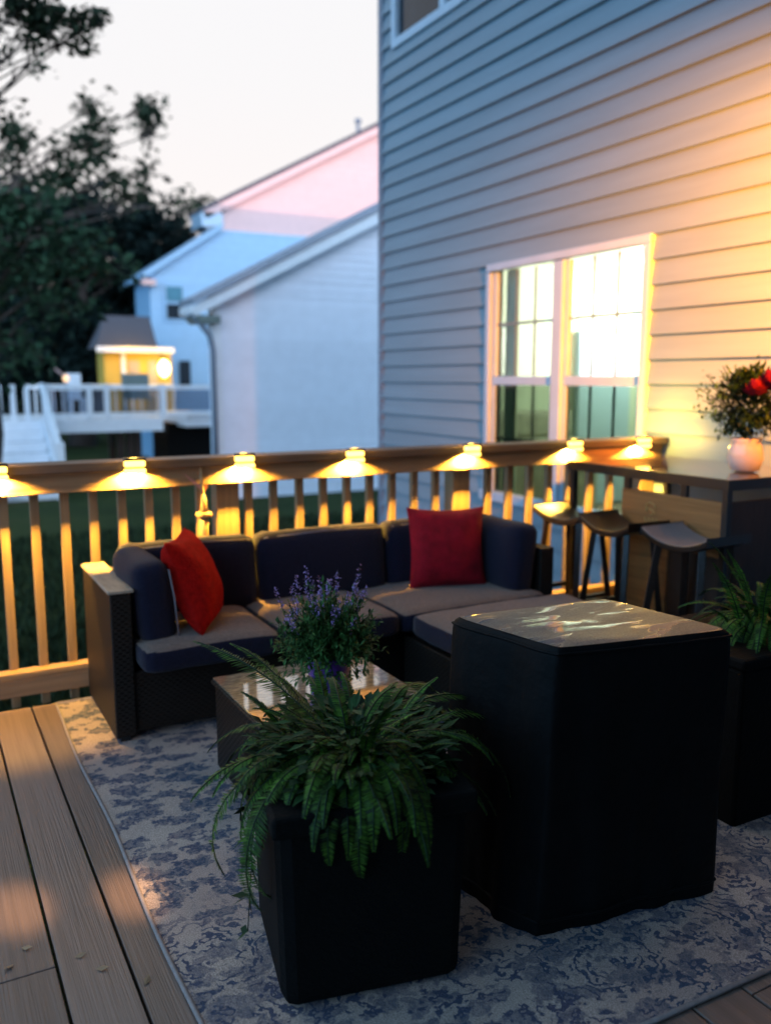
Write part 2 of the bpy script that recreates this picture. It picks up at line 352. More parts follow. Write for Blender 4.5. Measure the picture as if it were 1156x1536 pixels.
# grass blades near the fence, where the lawn shows between the balusters
gb = MB()
for _ in range(26000):
    y = 4.4 + 9 * R.random() ** 1.5; x = y * (-.02 + .62 * R.random()); h = .05 + .07 * R.random(); a = R.random() * PI; w = .006 + .0012 * y
    dx, dy = math.cos(a) * w, math.sin(a) * w; lx, ly = R.uniform(-.03, .03), R.uniform(-.03, .03)
    gb.add([(x - dx, y - dy, GZ), (x + dx, y + dy, GZ), (x + lx, y + ly, GZ + h)], [(0, 1, 2)])
tag(gb.build('grass', mat('grass_blades', (.035, .055, .025), .8, .4, 2, spec=.1, island=.5)), 'short dark lawn grass growing behind the wooden railing', 'grass', kind='stuff')

DY = 4.14
mb = MB(); x = .23 - .165 * 22
R2 = random.Random(3)
while x < 4.33:
    cuts = [-1.55]; y = -1.55 + R2.uniform(.6, 3.0)
    if abs(x - .065) < .09 or abs(x + .1) < .09: cuts += [2.19]
    else:
        while y < DY - .5: cuts.append(y); y += 3.2
    cuts.append(DY)
    for a, b_ in zip(cuts, cuts[1:]):
        mb.box(x + .004, min(x + .161, 4.335), a + .0015, b_ - .0015, -.03, 0)
    x += .165
tag(mb.build('deck', M['deck'], bevel=.003), kind='structure')
mb = MB().box(-3.4, 4.34, 4.10, DY - .003, -.28, -.032)
for k in range(20): mb.box(-3.3 + .4 * k, -3.26 + .4 * k, -1.5, 4.09, -.24, -.032)
for px_ in (-3.2, -1, 1.2, 3.4):
    mb.box(px_, px_ + .1, 3.96, 4.06, GZ - .02, -.26)
tag(mb.build('deck_joists', M['darkwood']), kind='structure')

lm = mat('dry_leaf', (.35, .22, .12), .7, .4, 30)
for k, (x_, y_) in enumerate(((.12, 2.24), (.17, 2.30), (.33, 2.12), (.29, 2.20), (.42, 2.02), (.07, 2.75))):
    f_ = MB(); a_ = R2.uniform(0, 6.28); d_ = Vector((math.cos(a_), math.sin(a_), 0)); n_ = Vector((-d_.y, d_.x, 0)); c_ = Vector((x_, y_, .003)); r_ = .012 + .006 * R2.random()
    f_.add([c_ - d_ * r_, c_ + n_ * r_ * .5 + Vector((0, 0, .004)), c_ + d_ * r_ + Vector((0, 0, .006)), c_ - n_ * r_ * .5], [(0, 1, 2, 3)])
    tag(f_.build('fallen_leaf', lm), 'tiny dry fallen leaf lying on the left deck boards', 'fallen leaf', 'fallen leaves on the deck boards')
# rug: thin woven sheet with a bound edge
rt = empty('rug', (.5, 1.36, 0), 'blue and cream damask patterned outdoor rug under the seating', 'rug')
mb = MB(); nx, ny = 26, 40
rx0, rx1, ry0, ry1 = .495, 2.62, 1.33, 4.1
vs = []
for i in range(nx + 1):
    for j in range(ny + 1):
        X_ = rx0 + (rx1 - rx0) * i / nx; Y_ = ry0 + (ry1 - ry0) * j / ny
        if j == 0: Y_ += -.06 * (i / nx)
        vs.append((X_ + (.006 * math.sin(Y_ * 5) if i == 0 else 0), Y_, .012 + .003 * noise.noise(Vector((X_ * 3, Y_ * 3, 0)))))
fs = [(i * (ny + 1) + j, (i + 1) * (ny + 1) + j, (i + 1) * (ny + 1) + j + 1, i * (ny + 1) + j + 1) for i in range(nx) for j in range(ny)]
pile = MB().add(vs, fs).build('rug_pile', M['rug'], rt, smooth=True)
mb = MB()
mb.tube([(rx0 - .002 + .006 * math.sin((ry0 + (ry1 - ry0) * k / 40) * 5), ry0 + (ry1 - ry0) * k / 40, .009) for k in range(41)], .007, 6)
mb.tube([(rx0, ry0 - .0, .009), (rx1, ry0 - .06, .009)], .007, 6); mb.tube([(rx0, ry1, .009), (rx1, ry1, .009)], .007, 6)
mb.build('edge_binding', mat('rug_binding', (.30, .25, .24), .9, .2, 60), rt, smooth=True)

# ------------------------------------------------------------------ railing
rail = empty('deck_railing', (0, 4.2, 0), 'brown wooden deck railing with upright balusters and flat cap rail', 'railing')
XR0 = -3.4; XR1 = 4.335
MB().box(XR0, XR1, 4.085, 4.255, 1.08, 1.122).build('cap_rail', M['cap'], rail, bevel=.005)
MB().box(XR0, XR1, 4.136, 4.172, .985, 1.078).build('top_rail', M['pine_x'], rail, bevel=.003)
MB().box(XR0, XR1, 4.168, 4.206, .045, .135).build('bottom_rail', M['pine_x'], rail, bevel=.003)
MB().box(XR0, XR1, 4.150, 4.225, .137, .165).build('sill_rail', M['pine_x'], rail, bevel=.003)
posts = [-3.2, -1.6, -.15, 1.385, 2.80, 4.28]
for p in posts: MB().box(p - .058, p + .058, 4.174 if 0 else 4.20, 4.30, -.3 if p < 0 else GZ, 1.078).build('post', M['pine_z'], rail, bevel=.004)
bal = [.34, .47, .601, .730, .862, .990, 1.122, 1.245, 1.50, 1.637, 1.784, 1.922, 2.064, 2.204, 2.346, 2.490, 2.633, 3.001, 3.155, 3.31, 3.461, 3.625, 3.794, 3.965, 4.13]
x = .21
while x > -3.3: bal.insert(0, x); x -= .13
for b_ in bal:
    if min(abs(b_ - p) for p in posts) < .09: continue
    w = .019; o = MB().box(b_ - w, b_ + w, 4.208, 4.246, .167 if 0 else -.02, 1.077).build('baluster', M['pine_z'], rail, bevel=.002)

# railing lamps
LAMPS = [('small amber rail light at the far left edge of the railing', at(-8, 706, 4.1)), ('glowing amber rail light below the neighbouring white deck', at(199, 690, 4.1)),
         ('glowing amber rail light above the left post of the railing', at(363, 686, 4.1)), ('glowing amber rail light in front of the white gable wall', at(528, 678, 4.1)),
         ('glowing amber rail light above the middle post and the red square pillow', at(703, 668, 4.1)), ('glowing amber rail light in front of the house window', at(857, 660, 4.1)),
         ('glowing amber rail light nearest the house wall, above the bar counter', at(960, 655, 4.1))]
WARM = (1.0, .55, .07)
root = empty('rail_light', (0, 0, 0), LAMPS[0][0], 'rail light', 'amber lights along the deck railing')
hw = .052
MB().box(-hw, hw, -.040, .0, .048, .062, .92).build('lamp_cap', M['metal'], root, bevel=.003)
MB().box(-hw + .006, hw - .006, -.036, -.002, .020, .046).build('upper_lens', M['amber'], root, bevel=.006)
MB().box(-hw, hw, -.040, .0, .012, .018).build('lamp_divider', M['metal'], root)
MB().box(-hw + .004, hw - .004, -.036, -.002, -.012, .010).build('lower_lens', M['amber'], root, bevel=.006)
sp = light('lamp_beam', 'SPOT', (0, .026, -.022), root, 95, WARM, spot_size=math.radians(156), spot_blend=.25, shadow_soft_size=.006)
sp.rotation_euler.x = math.radians(41)
light('lens_glow', 'POINT', (0, -.018, .09), root, 3.0, WARM, shadow_soft_size=.015)
for k, (lab, p) in enumerate(LAMPS):
    o = root if k == 0 else copy_tree(root)
    o.location = (p.x, 4.083, 1.078); o['label'] = lab

for ch_ in o.children:
    if ch_.name.startswith('lens_glow'): ch_.data = ch_.data.copy(); ch_.data.energy = 16; ch_.location.z = .12; ch_.location.x = .02
# ornament on the rail, in front of the balusters
orn = empty('garden_ornament', (1.152, 4.0, .42), 'slim tapered garden stake with a pink blade leaf against the railing', 'garden ornament')
def ow(x, y): return at(x, y, 4.118)
pc = [ow(306, 815), ow(306, 800), ow(306, 775), ow(306, 772), ow(306, 768), ow(306, 764), ow(304, 745), ow(304, 738), ow(303, 735), ow(302, 732)]
MB().tube([ow(308, 1000), ow(307, 830), ow(306, 800), ow(306, 775)], [.012, .024, .024, .020], 10).build('stake_body', M['pine_z'], orn, smooth=True)
MB().tube([ow(306, 775), ow(306, 771), ow(306, 768)], [.038, .042, .034], 12).build('collar', M['pine_z'], orn, smooth=True)
MB().tube([ow(306, 768), ow(305, 752), ow(304, 738)], [.018, .013, .006], 10).build('finial', M['pine_z'], orn, smooth=True)
MB().tube([ow(304, 742), ow(302, 715), ow(300, 692)], [.008, .008, .004], 8).build('stem', mat('tan_reed', (.42, .30, .16), .6, .3, 20), orn, smooth=True)
MB().add([ow(303, 737), ow(286, 722), ow(275, 710), ow(288, 718), ow(305, 731)], [(0, 1, 2, 3, 4)]).build('blade_leaf', mat('pink_leaf', (.55, .25, .2), .5, .3, 20), orn)
MB().add([ow(303, 737), ow(310, 722), ow(312, 730), ow(306, 740)], [(0, 1, 2, 3)]).build('blade_leaf', mat('red_green_leaf', (.4, .12, .05), .5, .5, 30), orn)

# ------------------------------------------------------------------ house on the right
WX = 4.36
house = empty('siding_house', (WX, 3, GZ), 'large two-storey house with beige horizontal vinyl siding beside the deck', 'house')
HY0, HY1, HT = -1.62, 8.07, 7.0
WIN = (4.31, 6.13, .50, 2.425)       # y0, y1, z0, z1
WIN2 = (6.05, 7.78, 4.66, 6.2)
def clip_strips(z0, z1):
    segs = [(HY0, HY1, z0, z1)]; out = segs
    for w in (WIN, WIN2):
        nxt = []
        for (a, b_, c, d) in out:
            if d <= w[2] or c >= w[3] or b_ <= w[0] or a >= w[1]: nxt.append((a, b_, c, d)); continue
            if a < w[0]: nxt.append((a, w[0], c, d))
            if b_ > w[1]: nxt.append((w[1], b_, c, d))
            m0, m1 = max(a, w[0]), min(b_, w[1])
            if c < w[2]: nxt.append((m0, m1, c, w[2]))
            if d > w[3]: nxt.append((m0, m1, w[3], d))
        out = nxt
    return out
mb = MB(); ch = .1607; z = 2.913 - ch * 24
while z < HT:
    zt = min(z + ch, HT)
    for (a, b_, c, d) in clip_strips(z, zt):
        # lap profile: bottom edge stands out, top tucks under the next
        def xo(q): return WX - .006 - .026 * (1 - (q - z) / ch)
        for ya in [a]:
            mb.quadf((xo(c), b_, c), (xo(c), a, c), (xo(d), a, d), (xo(d), b_, d))
            if abs(c - z) < 1e-6: mb.quadf((WX, a, c), (xo(c), a, c), (xo(c), b_, c), (WX, b_, c))
    z += ch
mb.build('siding', M['siding'], house)
def wall_x(x0, x1, y0, y1, z0, z1, holes):
    m = MB(); ys = sorted({y0, y1, *[h[0] for h in holes], *[h[1] for h in holes]})
    for a, b_ in zip(ys, ys[1:]):
        zz = [z0]; 
        for h in sorted(holes, key=lambda h: h[2]):
            if h[0] <= a and h[1] >= b_:
                m.box(x0, x1, a, b_, zz[-1], h[2]); zz.append(h[3])
        m.box(x0, x1, a, b_, zz[-1], z1)
    return m
wall_x(WX, WX + .12, HY0, HY1 - .001, GZ, HT, [WIN, WIN2]).build('wall', M['housewall'], house)
mb = MB().box(WX + .13, 14, HY1 - .12, HY1, GZ, HT).box(WX + .13, 14, HY0 + .0, HY0 + .12, GZ, HT).box(13.88, 14, HY0 + .13, HY1 - .13, GZ, HT)
mb.build('outer_wall', M['housewall'], house)
MB().box(WX - .45, 14.4, HY0 - .4, HY1 + .4, HT, HT + .2).build('roof', M['roof'], house)
MB().box(WX - .03, WX + .02, HY1 - .07, HY1 + .02, GZ, HT - .002).build('corner_board', M['trim_dark'], house)
# added unseen block behind the viewer, keeps sky light off the deck
shade_block = MB().box(-2.6, WX - .0, HY0 - 6, HY0 + .02, GZ, 10)
shade_block.build('added_shade_wall', mat('dark_shade_wall', (.06, .07, .09), .7, .1, 4), house)

def window_big():
    y0, y1, z0, z1 = WIN
    fr = MB(); fo, fi = WX - .052, WX + .02
    fw = .075
    fr.box(fo, fi, y0 - .012, y1 + .012, z1 - .045, z1 + .012)            # head
    fr.box(fo - .015, fi, y0 - .045, y1 + .045, z0 - .03, z0 + .05)     # sill
    fr.box(fo, fi, y0 - .012, y0 + .045, z0 + .051, z1 - .046); fr.box(fo, fi, y1 - .045, y1 + .012, z0 + .051, z1 - .056)
    fr.box(fo + .003, fi, 5.165, 5.275, z0 + .051, z1 - .056)           # mullion
    w = fr.build('window_frame', M['trim'], house, bevel=.004)
    for (a, b_) in ((y0 + .056, 5.164), (5.276, y1 - .056)):
        zm = 1.485
        s = MB()
        s.box(WX - .02, WX + .03, a, b_, zm - .035, zm + .035)
        s.box(WX - .015, WX + .028, a, a + .03, z0 + .051, zm - .036).box(WX - .015, WX + .028, b_ - .03, b_, z0 + .051, zm - .036)
        s.box(WX - .015, WX + .028, a, a + .03, zm + .036, z1 - .056).box(WX - .015, WX + .028, b_ - .03, b_, zm + .036, z1 - .056)
        s.build('sash', M['trim'], w, bevel=.003)
        g = MB()
        for (c, d) in ((z0 + .051, zm - .036), (zm + .036, z1 - .056)):
            for k in (1, 2):
                yy = a + .03 + (b_ - a - .06) * k / 3; g.box(WX + .006, WX + .014, yy - .011, yy + .011, c, d)
            zz = (c + d) / 2; g.box(WX + .004, WX + .016, a + .031, b_ - .031, zz - .011, zz + .011)
        g.build('muntins', M['muntin'], w)
        MB().quadf((WX + .02, a + .03, z1 - .056), (WX + .02, b_ - .03, z1 - .056), (WX + .02, b_ - .03, zm + .036), (WX + .02, a + .03, zm + .036)).build('upper_pane', M['glass'], w)
        MB().quadf((WX + .001, a + .03, zm - .036), (WX + .001, b_ - .03, zm - .036), (WX + .001, b_ - .03, z0 + .051), (WX + .001, a + .03, z0 + .051)).build('lower_pane', M['screen'], w)
window_big()
y0, y1, z0, z1 = WIN2
fr = MB().box(WX - .04, WX + .02, y0 - .03, y1 + .03, z0 - .03, z0 + .05).box(WX - .04, WX + .02, y0 - .03, y1 + .03, z1 - .05, z1 + .03)
fr.box(WX - .039, WX + .02, y0 - .03, y0 + .05, z0 + .051, z1 - .051).box(WX - .039, WX + .02, y1 - .05, y1 + .03, z0 + .051, z1 - .051).box(WX - .035, WX + .02, 6.86, 6.95, z0 + .051, z1 - .051)
w2 = fr.build('window_frame', M['trim'], house, bevel=.004)
MB().quadf((WX + .01, y0, z0), (WX + .01, y1, z0), (WX + .01, y1, z1), (WX + .01, y0, z1)).build('pane', M['darkglass'], w2)
# lit room behind the big window
room = MB(); rx0_, rx1_, ry0_, ry1_, rz0_, rz1_ = WX + .125, 8.4, 3.2, 7.9, 0.0, 2.75
def inner(mb, a, b_, c, d): mb.quadf(a, b_, c, d)
inner(room, (rx1_, ry0_, rz0_), (rx1_, ry0_, rz1_), (rx1_, ry1_, rz1_), (rx1_, ry1_, rz0_))
inner(room, (rx0_, ry1_, rz0_), (rx1_, ry1_, rz0_), (rx1_, ry1_, rz1_), (rx0_, ry1_, rz1_))
inner(room, (rx0_, ry0_, rz0_), (rx0_, ry0_, rz1_), (rx1_, ry0_, rz1_), (rx1_, ry0_, rz0_))
inner(room, (rx0_, ry0_, rz1_), (rx0_, ry1_, rz1_), (rx1_, ry1_, rz1_), (rx1_, ry0_, rz1_))
room.build('room_wall', M['roomwall'], house)
MB().quadf((rx0_, ry0_, rz0_), (rx1_, ry0_, rz0_), (rx1_, ry1_, rz0_), (rx0_, ry1_, rz0_)).build('room_floor', M['roomfloor'], house)
def drape(y0, y1, x, m_):
    m = MB(); k = 26; vs = []
    for i in range(k + 1):
        yy = y0 + (y1 - y0) * i / k; xx = x + .022 * math.sin(i * 1.25); vs += [(xx, yy, .3), (xx + .005, yy, 2.4)]
    m.add(vs, [(2 * i, 2 * i + 2, 2 * i + 3, 2 * i + 1) for i in range(k)]).build('curtain', m_, house, smooth=True)
drape(5.30, 5.50, WX + .14, M['curtain'])
drape(5.95, 6.10, WX + .14, M['roomwall'])
MB().box(5.0, 6.6, 7.2, 7.85, .0, .85).box(5.0, 6.6, 7.65, 7.88, .85, 1.15).build('room_couch', M['cooler'], house, bevel=.05)
MB().box(6.8, 7.6, 7.80, 7.88, .02, 2.05).build('interior_door', M['trim'], house, bevel=.01)
MB().box(5.35, 5.95, 7.86, 7.89, 1.5, 2.1).build('picture_frame', M['muntin'], house)
MB().box(5.40, 5.90, 7.85, 7.858, 1.55, 2.05).build('picture_print', mat('pale_print', (.75, .78, .72), .6, .3, 3), house)
MB().box(8.30, 8.38, 5.6, 6.6, 1.3, 2.2).build('wall_shelf', M['teal'], house)
light('room_light', 'POINT', Vector((6.6, 5.9, 2.3)) - house.location, house, 75, (.92, 1.0, .84), shadow_soft_size=.2)
light('room_light', 'POINT', Vector((7.5, 7.0, 2.2)) - house.location, house, 270, (.96, 1.0, .98), shadow_soft_size=.2)
# warm lantern on a tall post just past the right edge of the frame, washing the siding
sl = empty('post_lantern', (2.9, .85, 0), 'tall black post with a warm shaded lantern beside the deck, lighting the siding', 'post lantern')
MB().tube([(2.9, .85, 0), (2.9, .85, 2.5)], .022, 10).build('pole', M['metal'], sl, smooth=True)
MB().lathe([(.12, 0), (.12, .02), (.03, .04)], 16, (2.9, .85, 0)).build('base', M['metal'], sl, smooth=True)
MB().lathe([(.045, -.10), (.06, -.05), (.055, .04), (.03, .07)], 14, (2.9, .85, 2.62)).build('lantern_glass', M['amber'], sl, smooth=True)
MB().lathe([(.14, 0), (.08, .07), (.015, .12)], 16, (2.9, .85, 2.69)).build('lantern_roof', M['metal'], sl, smooth=True)
lo = light('lantern_light', 'SPOT', (.03, .11, 2.60), sl, 5600, (1.0, .27, .01), spot_size=math.radians(63), spot_blend=1.0, shadow_soft_size=.06)
lo.rotation_euler = (Vector((4.36, 2.9, 2.25)) - Vector((2.93, .96, 2.6))).to_track_quat('-Z', 'Y').to_euler()

tw = empty('added_spotlight', (.7, HY0 + .05, 3.0), 'added unseen twin spotlight throwing two warm patches on the deck', 'spotlight')
MB().box(.62, .78, HY0 + .022, HY0 + .05, 2.94, 3.06).build('mount', M['metal'], tw, bevel=.004)
for dx, tg in ((-.08, (.17, 2.50, 0)), (.08, (.47, 2.42, 0))):
    p_ = Vector((.7 + dx, HY0 + .16, 3.0)); dd = (Vector(tg) - p_).normalized()
    MB().tube([p_ - dd * .10, p_ - dd * .02, p_ + dd * .02], [.03, .045, .05], 14).build('lamp_head', M['metal'], tw, smooth=True)
    q_ = light('added_head_light', 'SPOT', p_ + dd * .04 - tw.location, tw, 2800, (1.0, .60, .28), spot_size=math.radians(2.6), spot_blend=1.0, shadow_soft_size=.03); q_.rotation_euler = dd.to_track_quat('-Z', 'Y').to_euler()  # added out-of-view beams that only make the warm deck glints

# ------------------------------------------------------------------ bar, stools
bar = empty('outdoor_bar', (3.9, 3.5, 0), 'high bar with glossy counter, black frame and stained wood front against the house wall', 'bar')
BX0, BX1, BY0, BY1 = 3.5, 4.33, 2.90, 4.08
MB().box(BX0 + .012, BX1 - .002, BY0 + .012, BY1 - .002, .985, 1.003).build('counter_top', M['counter'], bar)
fr = MB(); q = .012
fr.box(BX0 - q, BX0 + .012, BY0 - q, BY1, .955, 1.008).box(BX0 + .0121, BX1, BY0 - q, BY0 + .012, .955, 1.008).box(BX0 + .0121, BX1, BY1 - .0, BY1 + .001, .955, 1.0)
fr.build('counter_frame', M['metal'], bar, bevel=.004)
for (a, b_) in ((BX0 + .012, BY0 + .012), (BX1 - .03, BY0 + .012), (BX0 + .012, BY1 - .035), (BX1 - .03, BY1 - .035)):
    MB().box(a - .014, a + .022, b_ - .014, b_ + .022, 0, .954).build('leg', M['metal'], bar, bevel=.003)
PX = BX0 + .03
for yy in (3.61, 3.20): MB().box(PX - .01, PX + .012, yy - .022, yy + .022, .888, .954).build('bracket', M['metal'], bar, bevel=.004)
MB().box(PX, PX + .022, 2.95, 3.655, .60, .887).build('front_board', M['cabinet'], bar, bevel=.004)
MB().box(PX + .004, PX + .02, 3.30, 3.655, .04, .598).build('lower_front_board', M['cabinet'], bar, bevel=.004)
MB().box(PX + .006, PX + .02, 2.95, 3.298, .04, .598).build('lower_front_shade', M['darkwood'], bar, bevel=.004)  # shadow of the stools put into this panel's darker colour
MB().box(PX + .024, BX1 - .05, 2.94, 2.96, .04, .887).build('end_panel', M['darkwood'], bar, bevel=.004)
MB().box(PX + .024, BX1 - .06, 2.97, 3.65, .30, .32).build('shelf', M['darkwood'], bar)
em = MB(); ex = PX - .004
def ept(y, z): return (ex, y, z)
em.tube([ept(3.43 + .035 * math.cos(a), .80 + .03 * math.sin(a)) for a in [PI * 1.0 - k * PI / 7 for k in range(10)]], .0028, 5)
em.tube([ept(3.46, .80), ept(3.42, .79), ept(3.39, .775), ept(3.43, .76)], .0028, 5)
for k in range(4): em.tube([ept(3.47 - .028 * k, .745), ept(3.462 - .028 * k, .725), ept(3.455 - .028 * k, .712)], .003, 5)
em.build('emblem', M['gold'], bar, smooth=True)

def make_stool():
    s = empty('saddle_stool', (0, 0, 0), 'x', 'bar stool', 'saddle seat bar stools at the bar')
    W, D, H = .40, .27, .70
    m = MB(); nn = 14; vs = []
    for i in range(nn + 1):
        u = -1 + 2 * i / nn; y = u * W / 2; z = H + .058 * abs(u) ** 2.2 - .01
        for (xx, dz) in ((-D / 2, 0), (D / 2, 0), (D / 2, -.034), (-D / 2, -.034)): vs.append((xx, y, z + dz))
    fs = [(4 * i + a, 4 * i + (a + 1) % 4, 4 * i + 4 + (a + 1) % 4, 4 * i + 4 + a) for i in range(nn) for a in range(4)] + [(0, 1, 2, 3), tuple(4 * nn + k for k in (3, 2, 1, 0))]
    m.add(vs, fs).build('seat', M['stoolwood'], s, bevel=.006)
    for sx in (-1, 1):
        for sy in (-1, 1):
            MB().bar((sx * .085, sy * .13, H - .015), (sx * .15, sy * .185, 0), .032, .032).build('leg', M['stoolwood'], s, bevel=.003)
    for sy in (-1, 1): MB().bar((-.125, sy * .165, .25), (.125, sy * .165, .25), .018, .028).build('stretcher', M['stoolwood'], s)
    for sx in (-1, 1): MB().bar((sx * .135, -.16, .19), (sx * .135, .16, .19), .018, .028).build('stretcher', M['stoolwood'], s)
    return s
st0 = make_stool()
spots = [((3.36, 3.86, .01), .05, 'dark saddle stool nearest the railing, farthest of the three at the bar'), ((3.34, 3.44, .01), -.05, 'dark saddle stool between the other two at the bar'),
         ((3.36, 2.97, .01), .0, 'nearest bar stool with a pale top on its curved seat')]
for k, (p, rz, lab) in enumerate(spots):
    o = st0 if k == 0 else copy_tree(st0); o.location = p; o.rotation_euler.z = rz; o['label'] = lab
    if k == 2: o.scale = (1.1, 1.05, 1.0)
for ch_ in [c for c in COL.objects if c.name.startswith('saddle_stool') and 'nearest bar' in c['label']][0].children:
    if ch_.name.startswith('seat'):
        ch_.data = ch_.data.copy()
        ch_.data.materials.append(mat('pale_worn_seat', (.24, .19, .19), .45, .15, 10, spec=.6))  # paler colour for the top faces of this seat
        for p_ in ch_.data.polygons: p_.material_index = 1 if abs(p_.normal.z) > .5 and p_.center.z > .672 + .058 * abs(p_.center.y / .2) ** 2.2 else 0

# vase of roses on the bar
vz = empty('rose_vase', (3.93, 3.16, 1.003), 'white ceramic vase of dark red roses standing on the bar counter', 'flower vase')
c = Vector((3.93, 3.16, 1.006))
MB().lathe([(.05, 0), (.075, .01), (.095, .07), (.085, .13), (.075, .165), (.085, .18), (.07, .175), (.06, .12)], 26, c).build('vase', M['vase'], vz, smooth=True)
def leafquad(mb, p, d, up_, L_, W_):
    d = d.normalized(); s_ = d.cross(up_); s_ = s_.normalized() if s_.length > 1e-4 else d.orthogonal().normalized(); q = s_.cross(d)
    mb.add([p, p + d * L_ * .45 + s_ * W_ / 2 + q * L_ * .04, p + d * L_, p + d * L_ * .45 - s_ * W_ / 2 + q * L_ * .04], [(0, 1, 2, 3)])
def rdir(z0=-1, z1=1):
    z = R.uniform(z0, z1); a = R.uniform(0, 2 * PI); r = math.sqrt(max(0, 1 - z * z)); return Vector((r * math.cos(a), r * math.sin(a), z))
lf = MB(); stm = MB()
cc = c + Vector((.04, 0, .36))
for k in range(2200):
    d = rdir(-.8, 1); p = cc + Vector((d.x * .20, d.y * .20, d.z * .19)) * (R.random() ** .4)
    leafquad(lf, p, (d + rdir() * .7), Vector((0, 0, 1)), R.uniform(.03, .06), R.uniform(.015, .03))
lf.build('foliage', M['leafd'], vz)
sp_ = MB()
for (dx, dz) in ((-.22, .42), (-.25, .34), (-.2, .25), (-.06, .50), (.03, .52), (-.16, .17), (-.12, .44), (-.28, .40), (-.24, .46), (-.15, .50), (-.27, .29), (-.18, .36)):
    e = c + Vector((dx * .95, -dx * .4, dz * 1.12)); pts = [c + Vector((0, 0, .17)), (c + e) / 2 + Vector((0, 0, .14)), e]
    stm.tube(pts, [.004, .003, .002], 5); sp_ = MB()
    for t in range(22):
        p = pts[1].lerp(e, R.uniform(.3, 1.05)) + rdir() * .025; leafquad(sp_, p, rdir() + Vector((0, 0, .3)), Vector((0, 0, 1)), R.uniform(.02, .04), R.uniform(.012, .02))
    sp_.build('sprig', M['leafm'], vz)
stm.build('stems', M['leafd'], vz)
for (dx, dy, dz, rr) in ((-.13, -.14, .43, .07), (-.05, -.17, .46, .09), (.05, -.16, .44, .08)):
    ro = MB()
    for ring in range(5):
        for k in range(7):
            a = k * 2 * PI / 7 + ring * .6; rr2 = rr * (1 - ring * .17); b0 = c + Vector((dx, dy, dz))
            base = b0 + Vector((math.cos(a) * rr2 * .35, math.sin(a) * rr2 * .35, -.02)); tip = b0 + Vector((math.cos(a) * rr2, math.sin(a) * rr2, rr * (.2 + ring * .16)))
            leafquad(ro, base, tip - base, Vector((0, 0, 1)) if ring < 2 else Vector((math.cos(a), math.sin(a), 0)), (tip - base).length * 1.1, rr * 1.1)
    ro.build('rose', M['rose'], vz, smooth=True)

# ------------------------------------------------------------------ sectional sofa
sofa = empty('sectional_sofa', (1.75, 3.8, 0), 'dark wicker sectional sofa with navy cushions along the railing', 'sofa')
SX0, SX1, SYB, SYF = .65, 2.87, 4.11, 3.50
MB().box(SX0, SX0 + .085, SYF, SYB, .03, .64).build('left_arm', M['wicker'], sofa, bevel=.006)
MB().box(SX0 - .008, SX0 + .095, SYF - .008, SYB, .642, .656).build('arm_cap', mat('taupe_arm_cap', (.40, .30, .22), .6, .3, 30, (1, .3, 1)), sofa, bevel=.004)
MB().box(SX1 - .085, SX1, SYF - .06, SYB, .03, .64).build('right_arm', M['wicker'], sofa, bevel=.006)
MB().box(SX0 + .087, SX1 - .087, SYB - .08, SYB - .002, .03, .63).build('back_frame', M['wicker'], sofa, bevel=.006)
MB().box(SX0 + .087, SX1 - .087, SYF + .02, SYB - .082, .04, .30).build('base_frame', M['wicker'], sofa, bevel=.006)
MB().box(1.975, SX1 - .0, 2.77, SYF - .065, .04, .30).build('chaise_base', M['wicker'], sofa, bevel=.006)
mb = MB()
for (x_, y_) in ((SX0 + .04, SYF + .03), (SX0 + .04, SYB - .04), (SX1 - .04, SYF), (SX1 - .04, SYB - .04), (2.0, 2.81), (SX1 - .06, 2.81)):
    MB().box(x_ - .02, x_ + .02, y_ - .02, y_ + .02, .012, .05).build('foot', M['metal'], sofa)
for (a, b_) in ((.745, 1.34), (1.345, 1.93)):
    MB().cushion(((a + b_) / 2, 3.69, .375), (b_ - a - .008, .64, .11), .035, puff=.012).build('seat_cushion', M['seat_lit'], sofa, smooth=True)
MB().cushion((2.355, 3.69, .375), (.84, .64, .11), .035, puff=.012).build('seat_cushion', M['seat_lit'], sofa, smooth=True)
MB().cushion((2.41, 3.055, .375), (.90, .60, .11), .035, puff=.014).build('chaise_cushion', M['seat_lit'], sofa, smooth=True)
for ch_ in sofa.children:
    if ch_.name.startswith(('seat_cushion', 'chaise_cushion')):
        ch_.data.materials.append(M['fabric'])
        for p_ in ch_.data.polygons: p_.material_index = 0 if p_.normal.z > .55 else 1  # upward faces paler: lamp light put into the cushion colour
def backc(a, b_, tilt=.10):
    m = MB().cushion((0, 0, 0), (b_ - a, .15, .36), .05, puff=.03, axis=1)
    m.xform(Matrix.Translation(((a + b_) / 2, 3.965, .575)) @ Matrix.Rotation(-tilt, 4, 'X')); return m
pcs = [(.78, 1.425), (1.435, 2.135), (2.145, 2.70)]
for (a, b_) in pcs:
    o = backc(a, b_).build('back_cushion', M['fabric'], sofa, smooth=True)
    t = MB(); zt = .752
    t.tube([(a + .03, 3.915, zt - .018), ((a + b_) / 2, 3.905, zt - .004), (b_ - .03, 3.915, zt - .018)], .004, 6).build('piping', M['piping'], o, smooth=True)
m = MB().cushion((0, 0, 0), (.14, .46, .36), .05, puff=.03, axis=0).xform(Matrix.Translation((.835, 3.72, .575)) @ Matrix.Rotation(-.10, 4, 'Y'))
o = m.build('side_cushion', M['fabric'], sofa, smooth=True)
MB().tube([(.893, 3.505, .72), (.91, 3.495, .6), (.925, 3.495, .42)], .004, 6).build('piping', M['piping'], o, smooth=True)
m = MB().cushion((0, 0, 0), (.14, .50, .37), .05, puff=.03, axis=0).xform(Matrix.Translation((2.705, 3.70, .58)) @ Matrix.Rotation(.10, 4, 'Y'))
m.build('side_cushion', M['fabric'], sofa, smooth=True)

